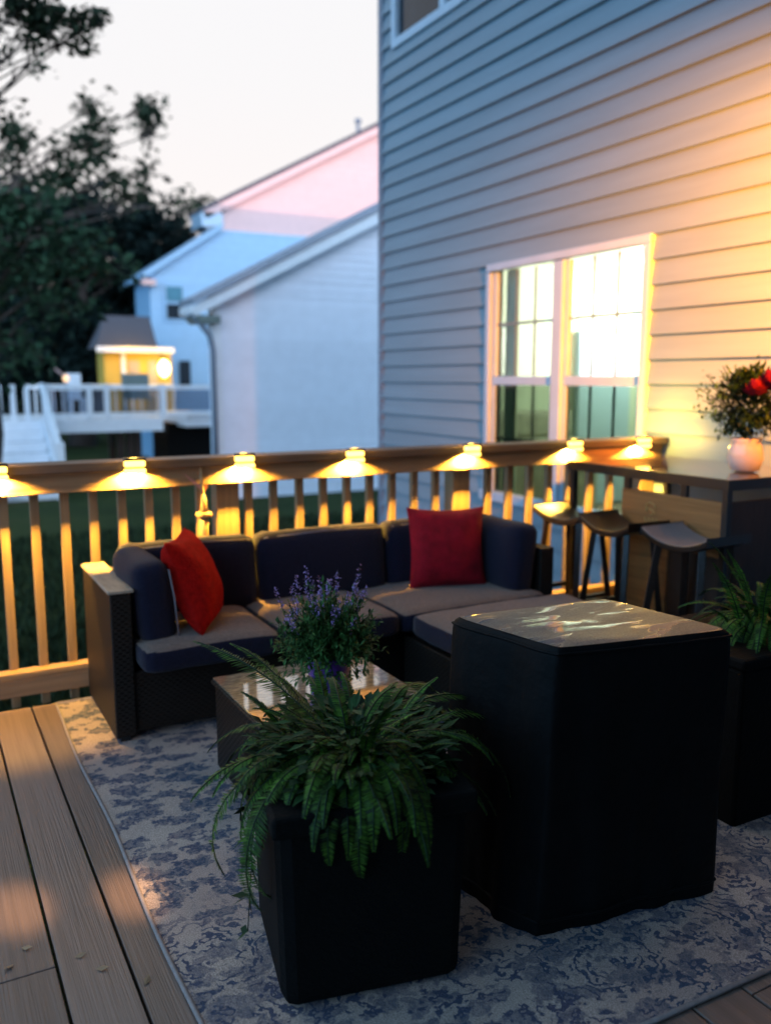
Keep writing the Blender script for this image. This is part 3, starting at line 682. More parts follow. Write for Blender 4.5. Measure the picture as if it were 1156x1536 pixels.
def pillow(name, w, h, t, loc, rx, ry, rz, m_, lab):
    o = MB().pillow(w, h, t).build(name, m_, None, smooth=True); o.location = loc; o.rotation_euler = (rx, ry, rz)
    return tag(o, lab, 'pillow')
pillow('throw_pillow', .40, .43, .20, (1.04, 3.66, .63), -.36, .0, math.radians(62), M['red'], 'bright red pillow leaning on the left arm cushion of the sofa')
pillow('throw_pillow', .43, .43, .16, (2.40, 3.73, .63), -.22, .03, math.radians(-12), M['crimson'], 'crimson square pillow in the right corner of the sofa')

# ------------------------------------------------------------------ coffee table
tb = empty('coffee_table', (1.235, 2.82, 0), 'low dark wicker coffee table with reflective glass top', 'coffee table')
TX0, TX1, TY0, TY1 = .94, 1.535, 2.57, 3.07
MB().box(TX0, TX1, TY0, TY1, .03, .355, 1.0).build('table_body', M['dwicker'], tb, bevel=.006)
MB().box(TX0 - .012, TX1 + .012, TY0 - .012, TY1 + .012, .357, .372).build('table_rim', M['dwicker'], tb, bevel=.004)
MB().box(TX0 - .006, TX1 + .006, TY0 - .006, TY1 + .006, .3735, .381).build('glass_top', M['tableglass'], tb, bevel=.0015)
for (x_, y_) in ((TX0 + .04, TY0 + .04), (TX1 - .04, TY0 + .04), (TX0 + .04, TY1 - .04), (TX1 - .04, TY1 - .04)):
    MB().box(x_ - .02, x_ + .02, y_ - .02, y_ + .02, .012, .029).build('foot', M['metal'], tb)

# flowering plant on the table
fpz = .381; fpc = Vector((1.245, 2.70, fpz))
fp = empty('flowering_plant', fpc, 'purple pot of bushy green plant with lavender flower spikes on the coffee table', 'potted plant')
MB().lathe([(.062, 0), (.066, .005), (.082, .14), (.086, .155), (.078, .155), (.074, .13)], 26, fpc).build('pot', M['purple'], fp, smooth=True)
fo = MB(); bl_ = MB(); st_ = MB()
fc = fpc + Vector((0, 0, .13))
for k in range(260):
    d = rdir(-.15, 1); d.z = abs(d.z); Ls = R.uniform(.15, .25) * (.85 + .15 * d.z); end = fc + Vector((d.x * Ls * .92, d.y * Ls * .92, d.z * Ls + .03))
    mid = fc.lerp(end, .5) + Vector((0, 0, .02)); st_.tube([fc, mid, end], [.002, .0015, .001], 4)
    for t in range(34):
        q = R.uniform(.25, 1.02); p = (fc.lerp(mid, q * 2) if q < .5 else mid.lerp(end, q * 2 - 1)); leafquad(fo, p + rdir() * .008, rdir() + d * .6 + Vector((0, 0, .3)), Vector((0, 0, 1)), R.uniform(.016, .034), R.uniform(.006, .011))
    if d.z > .5 and k % 6 == 0 or (d.z > .8 and k % 4 == 0):
        tip = end + Vector((d.x * .04, d.y * .04, .05 + .05 * R.random()))
        st_.tube([end, tip], .001, 4)
        for t in range(34):
            leafquad(bl_, end.lerp(tip, R.random()) + rdir() * .006, rdir() + Vector((0, 0, .5)), Vector((0, 0, 1)), .010, .007)
for k in range(500):                                 # drooping skirt round the pot
    a = R.uniform(0, 2 * PI); r = R.uniform(.06, .17); p = fc + Vector((math.cos(a) * r, math.sin(a) * r, R.uniform(-.05, .06)))
    leafquad(fo, p, rdir(-1, .3) + Vector((math.cos(a), math.sin(a), -.2)), Vector((0, 0, 1)), R.uniform(.02, .04), R.uniform(.008, .014))
fo.build('foliage', M['leafm'], fp); bl_.build('flower_spikes', M['lav'], fp); st_.build('stems', M['leafd'], fp)

# ------------------------------------------------------------------ ferns
def fern(name, base, n_fr, Lr, upz, parent, m_, seed, extra=(), nleaf=260):
    rr = random.Random(seed); m = MB(); stems = MB(); base = Vector(base)
    specs = []
    for k in range(n_fr):
        a = rr.uniform(0, 2 * PI); up_ = rr.random() < .3; specs.append((a, rr.uniform(*Lr) * (.72 if up_ else 1), rr.uniform(.6, 1.3) if up_ else rr.uniform(-.45, .8), rr.uniform(.4, 1.1) if up_ else rr.uniform(.8, 1.9)))
    specs += list(extra)
    for (a, L_, lift, droop) in specs:
        h = Vector((math.cos(a), math.sin(a), 0)); p = base + h * rr.uniform(.02, .17) + Vector((0, 0, rr.uniform(-.02, .04))); ang = lift; seg = 34; pts = [p.copy()]
        tw = rr.uniform(-.4, .4)
        for i in range(seg):
            ang -= droop * 1.5 / seg; a2 = a + tw * i / seg
            p = p + (Vector((math.cos(a2), math.sin(a2), 0)) * math.cos(ang) + Vector((0, 0, math.sin(ang)))) * (L_ / seg); pts.append(p.copy())
        stems.tube(pts[::3] + [pts[-1]], [.0022] * (len(pts[::3])) + [.0006], 4)
        for i in range(1, seg + 1):
            for half in (0, .5):
                q = (i - half) / seg; t = (pts[i] - pts[i - 1]).normalized(); s_ = t.cross(Vector((0, 0, 1))); s_ = s_.normalized() if s_.length > .05 else Vector((-math.sin(a), math.cos(a), 0)); nrm = s_.cross(t)
                w = L_ * .105 * math.sin(min(1, q * 1.25 + .12) * PI * .5) * (1 - max(0, q - .45) / .58) + .004
                for sg in (-1, 1):
                    d = (s_ * sg + t * .38 - nrm * rr.uniform(.0, .35)).normalized(); pp = pts[i - 1].lerp(pts[i], 1 - half)
                    b1 = t * (.0017 + L_ * .0018)
                    m.add([pp - b1 * .6, pp + d * w * .5 - b1, pp + d * w, pp + d * w * .5 + b1, pp + b1 * .6], [(0, 1, 2, 3, 4)])
    m.build('fronds', m_, parent); stems.build('frond_stems', M['leafd'], parent, smooth=True)

pz = .52
plr = empty('fern_planter', (.92, 1.86, 0), 'tall black planter with overflowing green fern in the foreground', 'planter', rz=0)
a10 = math.radians(-12)
def rotz(m, c, a): return m.xform(Matrix.Translation((c[0], c[1], 0)) @ Matrix.Rotation(a, 4, 'Z') @ Matrix.Translation((-c[0], -c[1], 0)))
pcx, pcy = .935, 1.885
m = MB().box(pcx - .225, pcx + .225, pcy - .205, pcy + .205, .015, pz, 1.06)
rotz(m, (pcx, pcy), a10).build('planter_box', M['black'], plr, bevel=.035)
m = MB().box(pcx - .25, pcx + .25, pcy - .235, pcy + .235, pz - .05, pz + .005)
rotz(m, (pcx, pcy), a10).build('planter_rim', M['black'], plr, bevel=.01)
MB().lathe([(.01, pz + .004), (.19, pz + .012)], 20, (pcx, pcy, 0)).build('soil', M['bark'], plr)
fern('f', (pcx, pcy, pz + .04), 290, (.15, .31), 0, plr, M['leaf'], 11,
     extra=[(math.radians(178), .44, .45, 1.7), (math.radians(186), .52, .3, 1.9), (math.radians(196), .46, .1, 1.6), (math.radians(205), .42, .2, 1.8), (math.radians(128), .52, .85, .5), (math.radians(110), .34, 1.0, .5), (math.radians(15), .42, .5, .8), (math.radians(2), .44, .4, .9), (math.radians(-12), .40, .2, 1.1), (math.radians(35), .42, .5, .8), (math.radians(-20), .40, .0, .8)])
# broad dark vine leaves tumbling down the planter's sides
vn = MB(); vl = MB(); rr = random.Random(5)
for k in range(5):
    a = rr.uniform(.2, 2.7); r0 = .2; L_ = rr.uniform(.12, .42); p = Vector((pcx + math.cos(a) * .15, pcy + math.sin(a) * .15, pz + .06)); pts = [p.copy()]
    for i in range(10):
        q = i / 9; p = Vector((pcx + math.cos(a + .25 * q) * (.17 + .1 * min(1, q * 3)), pcy + math.sin(a + .25 * q) * (.17 + .1 * min(1, q * 3)), pz + .07 * (1 - q) - L_ * q * q)) + Vector((rr.uniform(-.01, .01), rr.uniform(-.01, .01), 0)); pts.append(p)
        for t in range(3):
            d = Vector((math.cos(a), math.sin(a), -.5)) + Vector((rr.uniform(-.9, .9), rr.uniform(-.9, .9), rr.uniform(-.8, .5))); leafquad(vl, p, d, Vector((math.cos(a), math.sin(a), .4)), rr.uniform(.03, .06), rr.uniform(.02, .038))
    vn.tube(pts, .0018, 4)
for k in range(700):
    a = rr.uniform(0, 2 * PI); r = .24 * math.sqrt(rr.random()); p = Vector((pcx + math.cos(a) * r, pcy + math.sin(a) * r, pz + .02 + .14 * rr.random() * (1 - r * 2)))
    d = Vector((math.cos(a), math.sin(a), rr.uniform(-.2, .8))); leafquad(vl, p, d, Vector((0, 0, 1)), rr.uniform(.03, .06), rr.uniform(.015, .03))
vl.build('vine_leaves', mat('vine_leaf', (.014, .05, .010), .8, .5, 9, spec=.35, island=.5), plr); vn.build('vine_stems', M['leafd'], plr, smooth=True)

f2 = empty('fern_pot', (2.60, 2.02, 0), 'bushy green fern in a square black planter right of the covered box', 'potted fern')
MB().box(2.32, 2.84, 1.82, 2.28, 0, .56, 1.03).build('pot', M['black'], f2, bevel=.012)
MB().box(2.30, 2.86, 1.80, 2.30, .561, .60).build('pot_rim', M['black'], f2, bevel=.01)
fern('g', (2.62, 1.98, .66), 110, (.14, .27), 0, f2, M['leaf'], 21, extra=[(math.radians(170), .26, 1.35, .35), (math.radians(150), .30, 1.3, .4), (math.radians(215), .26, 1.3, .4), (math.radians(190), .30, 1.2, .3)])

# ------------------------------------------------------------------ covered box
bc = empty('furniture_cover', (1.66, 1.82, 0), 'large black box-shaped furniture cover with wet wrinkled top in the foreground', 'furniture cover')
CT = [Vector((1.392, 1.645, 0)), Vector((1.935, 1.545, 0)), Vector((1.872, 1.985, 0)), Vector((1.318, 2.035, 0))]
CB = [Vector((1.365, 1.675, 0)), Vector((1.975, 1.60, 0)), Vector((1.95, 2.08, 0)), Vector((1.29, 2.06, 0))]
def cpt(u, v, z, s_=1):
    t = min(1, z / .8); u, v = u * s_, v * s_; c = [b_.lerp(a_, t ** .6) for a_, b_ in zip(CT, CB)]
    a_ = c[0].lerp(c[1], (u + 1) / 2); b_ = c[3].lerp(c[2], (u + 1) / 2); p = a_.lerp(b_, (v + 1) / 2); p.z = z; return p
nseg = 30; levels = [(.012, 1.0), (.05, 1.0), (.12, .995), (.2, .99), (.3, .99), (.4, .985), (.5, .99), (.6, 1.0), (.68, 1.0), (.75, 1.0), (.795, .995), (.815, .98), (.823, .95)]
K = 4 * nseg; m = MB(); ctr = Vector((1.645, 1.82, 0))
for (z_, s_) in levels:
    for side in range(4):
        for i in range(nseg):
            u = -1 + 2 * i / nseg; a_, b_ = [(u, -1), (1, u), (-u, 1), (-1, -u)][side]; sh = 1 - .035 * min(abs(a_), abs(b_)) ** 6
            p = cpt(a_ * sh, b_ * sh, z_, s_); dd = (p - ctr); dd.z = 0; dd.normalize()
            m.v.append(p + dd * (noise.noise(Vector((p.x * 8, p.y * 8, z_ * 1.5))) * .020 + noise.noise(Vector((p.x * 22, p.y * 22, z_ * 2.2 + 5))) * .010) * (1.2 - z_))
for i in range(len(levels) - 1):
    for k in range(K): a_ = i * K + k; b_ = i * K + (k + 1) % K; m.f.append((a_, b_, b_ + K, a_ + K))
m.build('cover_skirt', M['cover'], bc, smooth=True)
def ring(z, s_, rad, nm):
    pts = []
    for k in range(61):
        t = (k % 60) / 15; sd = int(t); u = -1 + 2 * (t - sd); a_, b_ = [(u, -1), (1, u), (-u, 1), (-1, -u)][sd]; sh = 1 - .035 * min(abs(a_), abs(b_)) ** 6
        p = cpt(a_ * sh, b_ * sh, z, s_); d_ = p - ctr; d_.z = 0; d_.normalize(); pts.append(p + d_ * noise.noise(Vector((p.x * 8, p.y * 8, z * 1.5))) * .018 * (1.2 - z))
    MB().tube(pts, rad, 6, False).build(nm, M['cover'], bc, smooth=True)
ring(.806, .994, .0045, 'top_seam'); ring(.055, 1.003, .006, 'bottom_hem')
top = MB(); gx, gy = 34, 26
for i in range(gx + 1):
    for j in range(gy + 1):
        u, v = -1 + 2 * i / gx, -1 + 2 * j / gy; sh = 1 - .035 * min(abs(u), abs(v)) ** 6; p = cpt(u * sh, v * sh, .8235, .952)
        e = (1 - u ** 8) * (1 - v ** 8); p.z = .8235 + e * (.003 +   .0035 * noise.noise(Vector((p.x * 5 + 2, p.y * 12, 1))) + .0008 * noise.noise(Vector((p.x * 22, p.y * 40, 3)))); top.v.append(p)
top.f = [(i * (gy + 1) + j, (i + 1) * (gy + 1) + j, (i + 1) * (gy + 1) + j + 1, i * (gy + 1) + j + 1) for i in range(gx) for j in range(gy)]
top.build('cover_top', M['wet'], bc, smooth=True)

# ------------------------------------------------------------------ neighbours' buildings
def facade_siding(x0, x1, Y, z0, top_at, ch=.16, lip=.009):
    """lap siding on a wall facing -Y; top_at(x) gives the roofline height"""
    m = MB(); z = z0; zmax = max(top_at(x0), top_at(x1), top_at((x0 + x1) / 2))
    while z < zmax:
        zt = z + ch
        k = 60; xs = [x0 + (x1 - x0) * i / k for i in range(k + 1)]
        run = None
        for i in range(k + 1):
            ok = top_at(xs[i]) > z + ch * .4
            if ok and run is None: run = xs[i]
            if (not ok or i == k) and run is not None:
                e = xs[i] if ok else xs[i - 1]
                if e > run:
                    def zc(xx): return min(zt, top_at(xx))
                    m.quadf((run, Y - lip, z), (e, Y - lip, z), (e, Y - .002, zc(e)), (run, Y - .002, zc(run)))
                    m.quadf((run, Y, z), (e, Y, z), (e, Y - lip, z), (run, Y - lip, z))
                run = None
        z += ch
    return m
# white gable building (nearest)
YS = 16.0
a = at(320, 463, YS); pk_x, pk_z = 11.2, 6.6
sl_ = (at(565, 312, YS).z - at(283, 455, YS).z) / (at(565, 312, YS).x - at(283, 455, YS).x)
ex0 = at(322, 460, YS).x; ez = at(283, 458, YS).z
def rz_(xx): return ez + sl_ * (xx - at(283, 455, YS).x) if xx < 9.4 else ez + sl_ * (9.4 - at(283, 455, YS).x) - sl_ * (xx - 9.4)
g = empty('white_gable_house', (8, YS, GZ), 'white-sided gable end of a neighbouring house with slanted eave', 'house')
facade_siding(ex0, 13.2, YS, GZ, lambda x: rz_(x) - .06).build('siding', M['wsiding'], g)
MB().prism([(ex0, GZ), (13.2, GZ), (13.2, rz_(13.2) - .05), (9.4, rz_(9.4) - .05), (ex0, rz_(ex0) - .05)], YS + .001, YS + .45).build('wall', M['wsiding'], g)
MB().box(ex0 - .05, ex0 + .09, YS - .05, YS + .1, GZ, rz_(ex0) - .12).build('corner_board', M['white'], g)
x00 = at(287, 455, YS - .33).x + .05
MB().prism([(x00, ez - .02), (9.4, rz_(9.4) - .02), (9.4, rz_(9.4) - .25), (x00, ez - .22)], YS - .32, YS - .27).build('rake_board', M['white'], g)
MB().prism([(x00, ez), (9.4, rz_(9.4)), (13.8, rz_(13.8)), (13.8, rz_(13.8) + .1), (9.4, rz_(9.4) + .12), (x00 - .05, ez + .1)], YS - .38, YS + .5).build('roof', M['greyroof'], g)
MB().prism([(x00, ez - .18), (ex0 + .02, ez - .18), (ex0 + .02, ez - .32), (x00 + .12, ez - .32)], YS - .28, YS + .44).build('soffit', M['muntin'], g)
MB().box(x00 - .06, x00 + .02, YS - .35, YS + .44, ez - .16, ez - .02).build('gutter', M['white'], g)
MB().tube([(x00, YS - .2, ez - .15), (ex0 - .15, YS - .12, ez - .55), (ex0 - .1, YS - .12, ez - .8), (ex0 - .1, YS - .12, GZ + .1)], .05, 8).build('downspout', M['trim_dark'], g, smooth=True)

# pale blue lower house with its window and lit bay
YB = 25.0
bh = empty('pale_blue_house', (9, YB, GZ), 'pale blue two-storey house with small upper window beyond the white gable', 'house')
bx0 = at(224, 415, YB).x; bt = at(210, 417, YB); bp = at(330, 341, YB)
slb = (bp.z - bt.z) / (bp.x - bt.x)
def bz(xx): return min(bt.z + slb * (xx - bt.x), bp.z)
facade_siding(bx0, 12.5, YB, GZ, bz, .2).build('siding', M['bsiding'], bh)
MB().prism([(bx0, GZ), (12.5, GZ), (12.5, bp.z - .06), (bp.x, bp.z - .06), (bx0, bz(bx0) - .06)], YB + .001, YB + 1.8).build('wall', M['bsiding'], bh)
MB().prism([(bt.x, bt.z - .05), (bp.x, bp.z - .05), (bp.x, bp.z + .08), (bt.x, bt.z + .10)], YB - .3, YB + 1.95).build('roof', M['bsiding'], bh)
MB().box(bt.x, bx0 + .1, YB - .32, YB - .02, bt.z - .2, bt.z - .04).build('eave_return', M['psiding'], bh)
wl, wr, wt, wb = at(248, 430, YB).x, at(272, 430, YB).x, at(260, 430, YB).z, at(260, 478, YB).z
w = MB().box(wl - .08, wr + .08, YB - .06, YB - .025, wb - .08, wt + .08).build('window_frame', M['bsiding'], bh)
MB().box(wl, wr, YB - .08, YB - .062, (wt + wb) / 2 + .04, wt).build('upper_pane', M['bluepane'], w)
MB().box(wl, wr, YB - .08, YB - .062, wb, (wt + wb) / 2 - .04).build('lower_pane', M['darkglass'], w)
w = MB().box(at(268, 540, YB).x, at(284, 540, YB).x, YB - .08, YB - .03, at(270, 580, YB).z, at(270, 541, YB).z).build('lower_window', M['darkglass'], bh)

# tall pink-lit house behind
YP = 27.0
ph = empty('tall_gable_house', (12, YP, GZ), 'tall pale gable wall catching pink evening light behind the other houses', 'house')
p0 = at(300, 318, YP); p1 = at(565, 189, YP); pw = at(329, 315, YP).x; slp = (p1.z - p0.z) / (p1.x - p0.x)
def pzf(xx): return p0.z + slp * (xx - p0.x)
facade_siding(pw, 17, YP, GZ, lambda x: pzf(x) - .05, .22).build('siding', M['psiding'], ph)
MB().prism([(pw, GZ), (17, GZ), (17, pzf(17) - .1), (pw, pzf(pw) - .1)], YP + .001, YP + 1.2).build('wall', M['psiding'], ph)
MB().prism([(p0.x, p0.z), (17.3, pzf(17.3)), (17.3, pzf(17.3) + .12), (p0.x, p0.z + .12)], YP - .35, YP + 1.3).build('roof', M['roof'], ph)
MB().prism([(p0.x, p0.z - .02), (17.3, pzf(17.3) - .02), (17.3, pzf(17.3) - .24), (p0.x + .1, p0.z - .22)], YP - .3, YP - .25).build('rake_board', M['psiding'], ph)
MB().box(p0.x - .05, pw + .0, YP - .3, YP + .8, p0.z - .45, p0.z - .03).build('eave_return', M['trim'], ph)
MB().add([at(308, 340, YP - .4), at(329, 338, YP - .4), at(329, 390, YP - .4), at(324, 375, YP - .4), at(308, 340, YP), at(329, 338, YP), at(329, 390, YP), at(324, 375, YP)], [(0, 1, 2, 3), (7, 6, 5, 4), (0, 4, 5, 1), (1, 5, 6, 2), (2, 6, 7, 3), (3, 7, 4, 0)]).build('downspout_elbow', M['trim_dark'], ph)
v = at(537, 205, YP + 1)
MB().lathe([(.07, 0), (.06, .55), (.11, .56), (.11, .68), (.05, .7)], 12, (v.x, YP + 1, v.z - .1)).build('roof_vent', M['trim_dark'], ph)

# yellow-lit bay with hip roof
YY = 23.0
by = empty('lit_bay', (5.3, YY, 0), 'small porch bay glowing yellow under a dark hip roof', 'porch')
l_, r_ = at(155, 520, YY), at(256, 520, YY); zt = at(155, 522, YY).z
MB().box(l_.x, r_.x, YY, YY + .9, .35, zt).build('wall', M['yellowwall'], by)
for xx in (l_.x + .1, r_.x - .25): MB().box(xx, xx + .15, YY + .3, YY + .45, GZ, .349).build('pier', M['darkwood'], by)
e0, e1 = at(144, 518, YY - .3), at(228, 518, YY - .3)
m = MB(); zr = at(200, 476, YY + 1).z
xr = at(232, 500, YY).x
m.add([(e0.x, YY - .3, zt), (xr, YY - .3, zt), (xr, YY + .9, zt), (e0.x, YY + .9, zt), (at(156, 476, YY + .5).x, YY + .5, zr), (xr, YY + .5, zr)], [(0, 1, 5, 4), (3, 4, 5, 2), (0, 4, 3), (1, 2, 5), (3, 2, 1, 0)]).build('roof', M['roof'], by)
MB().box(e0.x, r_.x + .0, YY - .34, YY - .3, zt - .1, zt + .03).build('fascia', M['white'], by)
for (a_, b_) in ((192, 210), (222, 236)):
    A, B = at(a_, 541, YY), at(b_, 578, YY); MB().box(A.x, B.x, YY - .03, YY - .002, B.z - .3, A.z).build('window', M['doorp'], by)
A, B = at(181, 530, YY), at(190, 600, YY); MB().box(A.x, B.x, YY - .05, YY - .002, .4, zt - .03).build('corner_post', M['white'], by)
gl = at(246, 551, YY - .5); ln = empty('porch_lantern', gl, 'bright yellow porch lantern hanging on the lit bay', 'porch lantern')
MB().lathe([(.02, -.24), (.12, -.16), (.15, 0), (.10, .13), (.03, .19)], 16, gl).build('globe', M['porch'], ln, smooth=True)
MB().tube([gl + Vector((0, 0, .19)), gl + Vector((0, .0, .3)), gl + Vector((0, .48, .33))], .02, 6).build('arm', M['metal'], ln)
light('lantern_light', 'POINT', (0, -.22, .0), ln, 46, (1.0, .46, .0), shadow_soft_size=.15)
light('lantern_light', 'POINT', (-.8, -.4, .5), ln, 34, (1.0, .50, .01), shadow_soft_size=.15)

# white deck with railing and stairs
YD = 19.5
wd = empty('white_deck', (4.3, YD, GZ), 'raised white deck with panelled railing and stairs in the neighbouring yard', 'deck')
dl, dr = at(70, 640, YD).x, at(320, 640, YD).x; dz = at(160, 628, YD).z; dzb = at(160, 648, YD).z; rt_ = at(160, 578, YD).z; dm = at(245, 640, YD).x
MB().box(dl, dm, YD, YD + 3.3, dzb, dz).build('fascia', M['white'], wd)
MB().box(dm + .6, dr + .3, YD + .3, YD + 3.3, dzb + .05, dz + .03).build('step_landing', M['white'], wd)
MB().box(dl, dr + .3, YD - .03, YD + .05, rt_ - .09, rt_).build('top_rail', M['white'], wd)
MB().box(dl, dr + .3, YD - .02, YD + .04, dz + .06, dz + .13).build('bottom_rail', M['white'], wd)
for p in (72, 134, 160, 244): 
    q = at(p, 600, YD).x; MB().box(q - .06, q + .06, YD - .04, YD + .08, dz, rt_ + .03).build('post', M['white'], wd)
q = dl
mb = MB()
MB().box(dl + .06, dr, YD + .0, YD + .012, dz + .14, rt_ - .1).build('railing_panel', M['panelglass'], wd)
for (a_, b_) in ((134, 158),):
    A, B = at(a_, 583, YD).x, at(b_, 583, YD).x; MB().box(A, B, YD + .02, YD + .05, dz + .14, rt_ - .1).build('gate_panel', M['white'], wd)
for p in (87, 182, 196, 208): q = at(p, 670, YD + .5).x; MB().box(q - .07, q + .07, YD + .5, YD + .64, GZ, dzb - .002).build('support_post', M['darkwood'], wd)
MB().box(at(252, 650, YD + 1).x, at(318, 650, YD + 1).x, YD + 1, YD + 2.5, GZ, at(285, 634, YD + 1).z).build('lattice_skirt', M['black'], wd)
MB().box(dl, dr, YD + 3.3, YD + 3.36, rt_ - .09, rt_).build('back_rail', M['white'], wd)
for k in range(18): q = dl + (dr - dl) * k / 17; MB().box(q - .02, q + .02, YD + 3.31, YD + 3.35, dz, rt_ - .092).build('back_baluster', M['white'], wd)
# stairs, coming towards us at the left
sx0, sx1 = at(2, 660, YD - 1).x, at(52, 660, YD - 1).x; nst = 6
for k in range(nst):
    zz = dz - (dz - GZ) * (k + 1) / (nst + 1); yy = YD - .32 * k
    MB().box(sx0 - .8, dl - .1, yy - .34, yy, zz - .2, zz).build('stair_tread', M['white'], wd, bevel=.01)
for X_ in (dl - .06, dl - 1.9):
    MB().bar((X_, YD, rt_), (X_, YD - 2.1, rt_ - 1.15), .09, .12).build('stair_rail', M['white'], wd)
    MB().bar((X_, YD, dz - .05), (X_, YD - 2.1, dz - 1.2), .07, .22).build('stringer', M['white'], wd)
    MB().box(X_ - .07, X_ + .07, YD - 2.2, YD - 2.06, GZ, rt_ - 1.05).build('newel_post', M['white'], wd)
    for k in range(11):
        yy = YD - .1 - .18 * k; MB().box(X_ - .02, X_ + .02, yy - .02, yy + .02, dz - .05 - .57 * (YD - yy), rt_ - .05 - .55 * (YD - yy)).build('stair_baluster', M['white'], wd)
MB().box(dl - 2.0, dl - .06, YD, YD + 3.3, dzb, dz).build('fascia', M['white'], wd)
for k in range(7): q = dl - .35 - .27 * k; MB().box(q - .05, q + .05, YD + .02, YD + .09, dz, rt_ + .02).build('rail_picket', M['white'], wd)
# deck furniture
def chair(px0, px1, lab, mt):
    A, B = at(px0, 600, YD + 1.2).x, at(px1, 600, YD + 1.2).x; o = empty('deck_chair', ((A + B) / 2, YD + 1.2, dz), lab, 'chair', 'chairs on the white deck')
    y = YD + 1.2
    MB().box(A, B, y, y + .5, dz + .38, dz + .43).build('seat', mt, o, bevel=.01)
    MB().box(A, B, y + .45, y + .5, dz + .43, dz + .98).build('backrest', mt, o, bevel=.02)
    for a_ in (A, B - .05):
        for b_ in (y, y + .45): MB().box(a_, a_ + .05, b_, b_ + .05, dz, dz + .38).build('leg', mt, o)
    return o
chair(104, 128, 'white patio chair behind the clear railing panel of the neighbouring deck', M['white'])
chair(190, 232, 'grey patio chair on the neighbouring deck in front of the lit bay', M['muntin'])
tl = empty('patio_torch', at(98, 575, YD + 1), 'small glowing torch standing above the white deck railing', 'garden torch')
A = at(99, 568, YD + 1)
MB().tube([(A.x, YD + 1, dz), (A.x, YD + 1, A.z - .06)], .015, 6).build('pole', M['darkwood'], tl)
MB().lathe([(.03, -.07), (.07, -.02), (.06, .05), (.02, .09)], 12, A).build('torch_head', glow('torch_glow', (1, .6, .3), 1.4), tl, smooth=True)
MB().bar(A + Vector((-.03, 0, .06)), A + Vector((-.22, 0, .22)), .03, .03).build('torch_lid', M['psiding'], tl)

# ------------------------------------------------------------------ trees
def tree(name, Y, base_px, clusters, mt, lab, leaf=(.10, .2), seed=1, dens=1.0, trunk_r=.22, branches=True, gaps=0):
    rr = random.Random(seed); bx = at(base_px, 600, Y).x; base = Vector((bx, Y, GZ)); o = empty(name, base, lab, 'tree')
    cr = MB(); br = MB(); top = None
    cs = []
    for (px_, py_, rpx, ry, dn, dy) in clusters:
        c = at(px_, py_, Y + dy); s = (Y + dy) * 1.12 / F; cs.append((c, rpx * s, ry * s, dn))
    hi = max(c.z for c, *_ in cs); tp = Vector((bx + .3, Y + .2, GZ + (hi - GZ) * .7))
    MB().tube([base, base.lerp(tp, .35) + Vector((.1, 0, 0)), base.lerp(tp, .7), tp], [trunk_r * 1.25, trunk_r, trunk_r * .7, trunk_r * .35], 10).build('trunk', M['bark'], o, smooth=True)
    for (c, rx, rz2, dn) in cs:
        st = base.lerp(tp, max(.3, min(1, (c.z - GZ) / (tp.z - GZ) * .75))); mid = st.lerp(c, .55) + Vector((rr.uniform(-.2, .2), rr.uniform(-.2, .2), .15))
        br.tube([st, mid, c], [trunk_r * .22, trunk_r * .09, .012], 6)
        nb = 7
        subs = []
        for k in range(nb):
            e = c + Vector((rr.uniform(-1, 1) * rx, rr.uniform(-1, 1) * rx * .8, rr.uniform(-1, 1) * rz2)) * .8; br.tube([c.lerp(mid, .2), c.lerp(e, .6) + Vector((0, 0, .05)), e], [Y * .0007, Y * .0004, Y * .0002], 4); subs.append(e)
        nl = int(dn * dens * 900 * rx * rz2)
        for k in range(nl):
            # clumpy: leaves gather round sub-branch ends
            e = rr.choice(subs) if rr.random() < .75 else c
            g = Vector((rr.gauss(0, 1), rr.gauss(0, 1), rr.gauss(0, 1))) ; p = e + Vector((g.x * rx * .26, g.y * rx * .26, g.z * rz2 * .24))
            if gaps and noise.noise(p * gaps) < .06: continue
            d = Vector((rr.gauss(0, 1), rr.gauss(0, 1), rr.gauss(-.3, .8))); L_ = rr.uniform(*leaf); leafquad(cr, p, d, Vector((rr.gauss(0, 1), rr.gauss(0, 1), 1)), L_, L_ * .55)
    cr.build('crown', mt, o); br.build('branches', M['bark'], o)
    return o
tree('broadleaf_tree', 31, 120, [(60, 345, 95, 55, 1.2, 0), (170, 365, 90, 55, 1.2, 1), (250, 390, 70, 70, 1.6, 0), (30, 440, 110, 80, 1.5, 1), (140, 460, 110, 80, 1.5, 2), (230, 480, 80, 80, 1.6, 3), (60, 540, 120, 70, 1.4, 0), (170, 555, 100, 60, 1.4, 2), (-60, 420, 100, 120, 1.1, 0), (290, 380, 40, 50, 1.2, 6), (100, 390, 90, 60, 1.3, 3), (200, 420, 90, 60, 1.3, 3), (-20, 340, 80, 60, 1.2, 3), (80, 480, 110, 70, 1.3, 4), (275, 440, 40, 60, 1.2, 5), (10, 560, 110, 50, 1.2, 5)], M['treed'], 'large dark broadleaf tree behind the white deck and blue house', (.22, .42), 3, 1.3, .4, gaps=.75)
tree('broadleaf_tree', 24, -40, [(60, 230, 50, 30, .7, 0), (130, 215, 40, 28, .6, 0), (100, 270, 50, 22, .7, 0), (180, 260, 42, 22, .65, 0), (235, 255, 38, 24, .5, 0), (215, 290, 36, 18, .6, 0), (20, 200, 40, 30, .7, 0), (140, 160, 34, 22, .8, 0), (205, 165, 36, 20, .8, 0), (175, 190, 40, 20, .7, 0), (230, 200, 26, 18, .7, 0), (150, 300, 40, 16, .5, 0), (265, 300, 34, 16, .4, 0), (40, 265, 50, 20, .6, 0), (310, 300, 22, 12, .3, 3)], M['treel'], 'open-crowned tree whose thin upper leaves let the pale sky through', (.14, .27), 8, 1.5, .3, gaps=1.0)
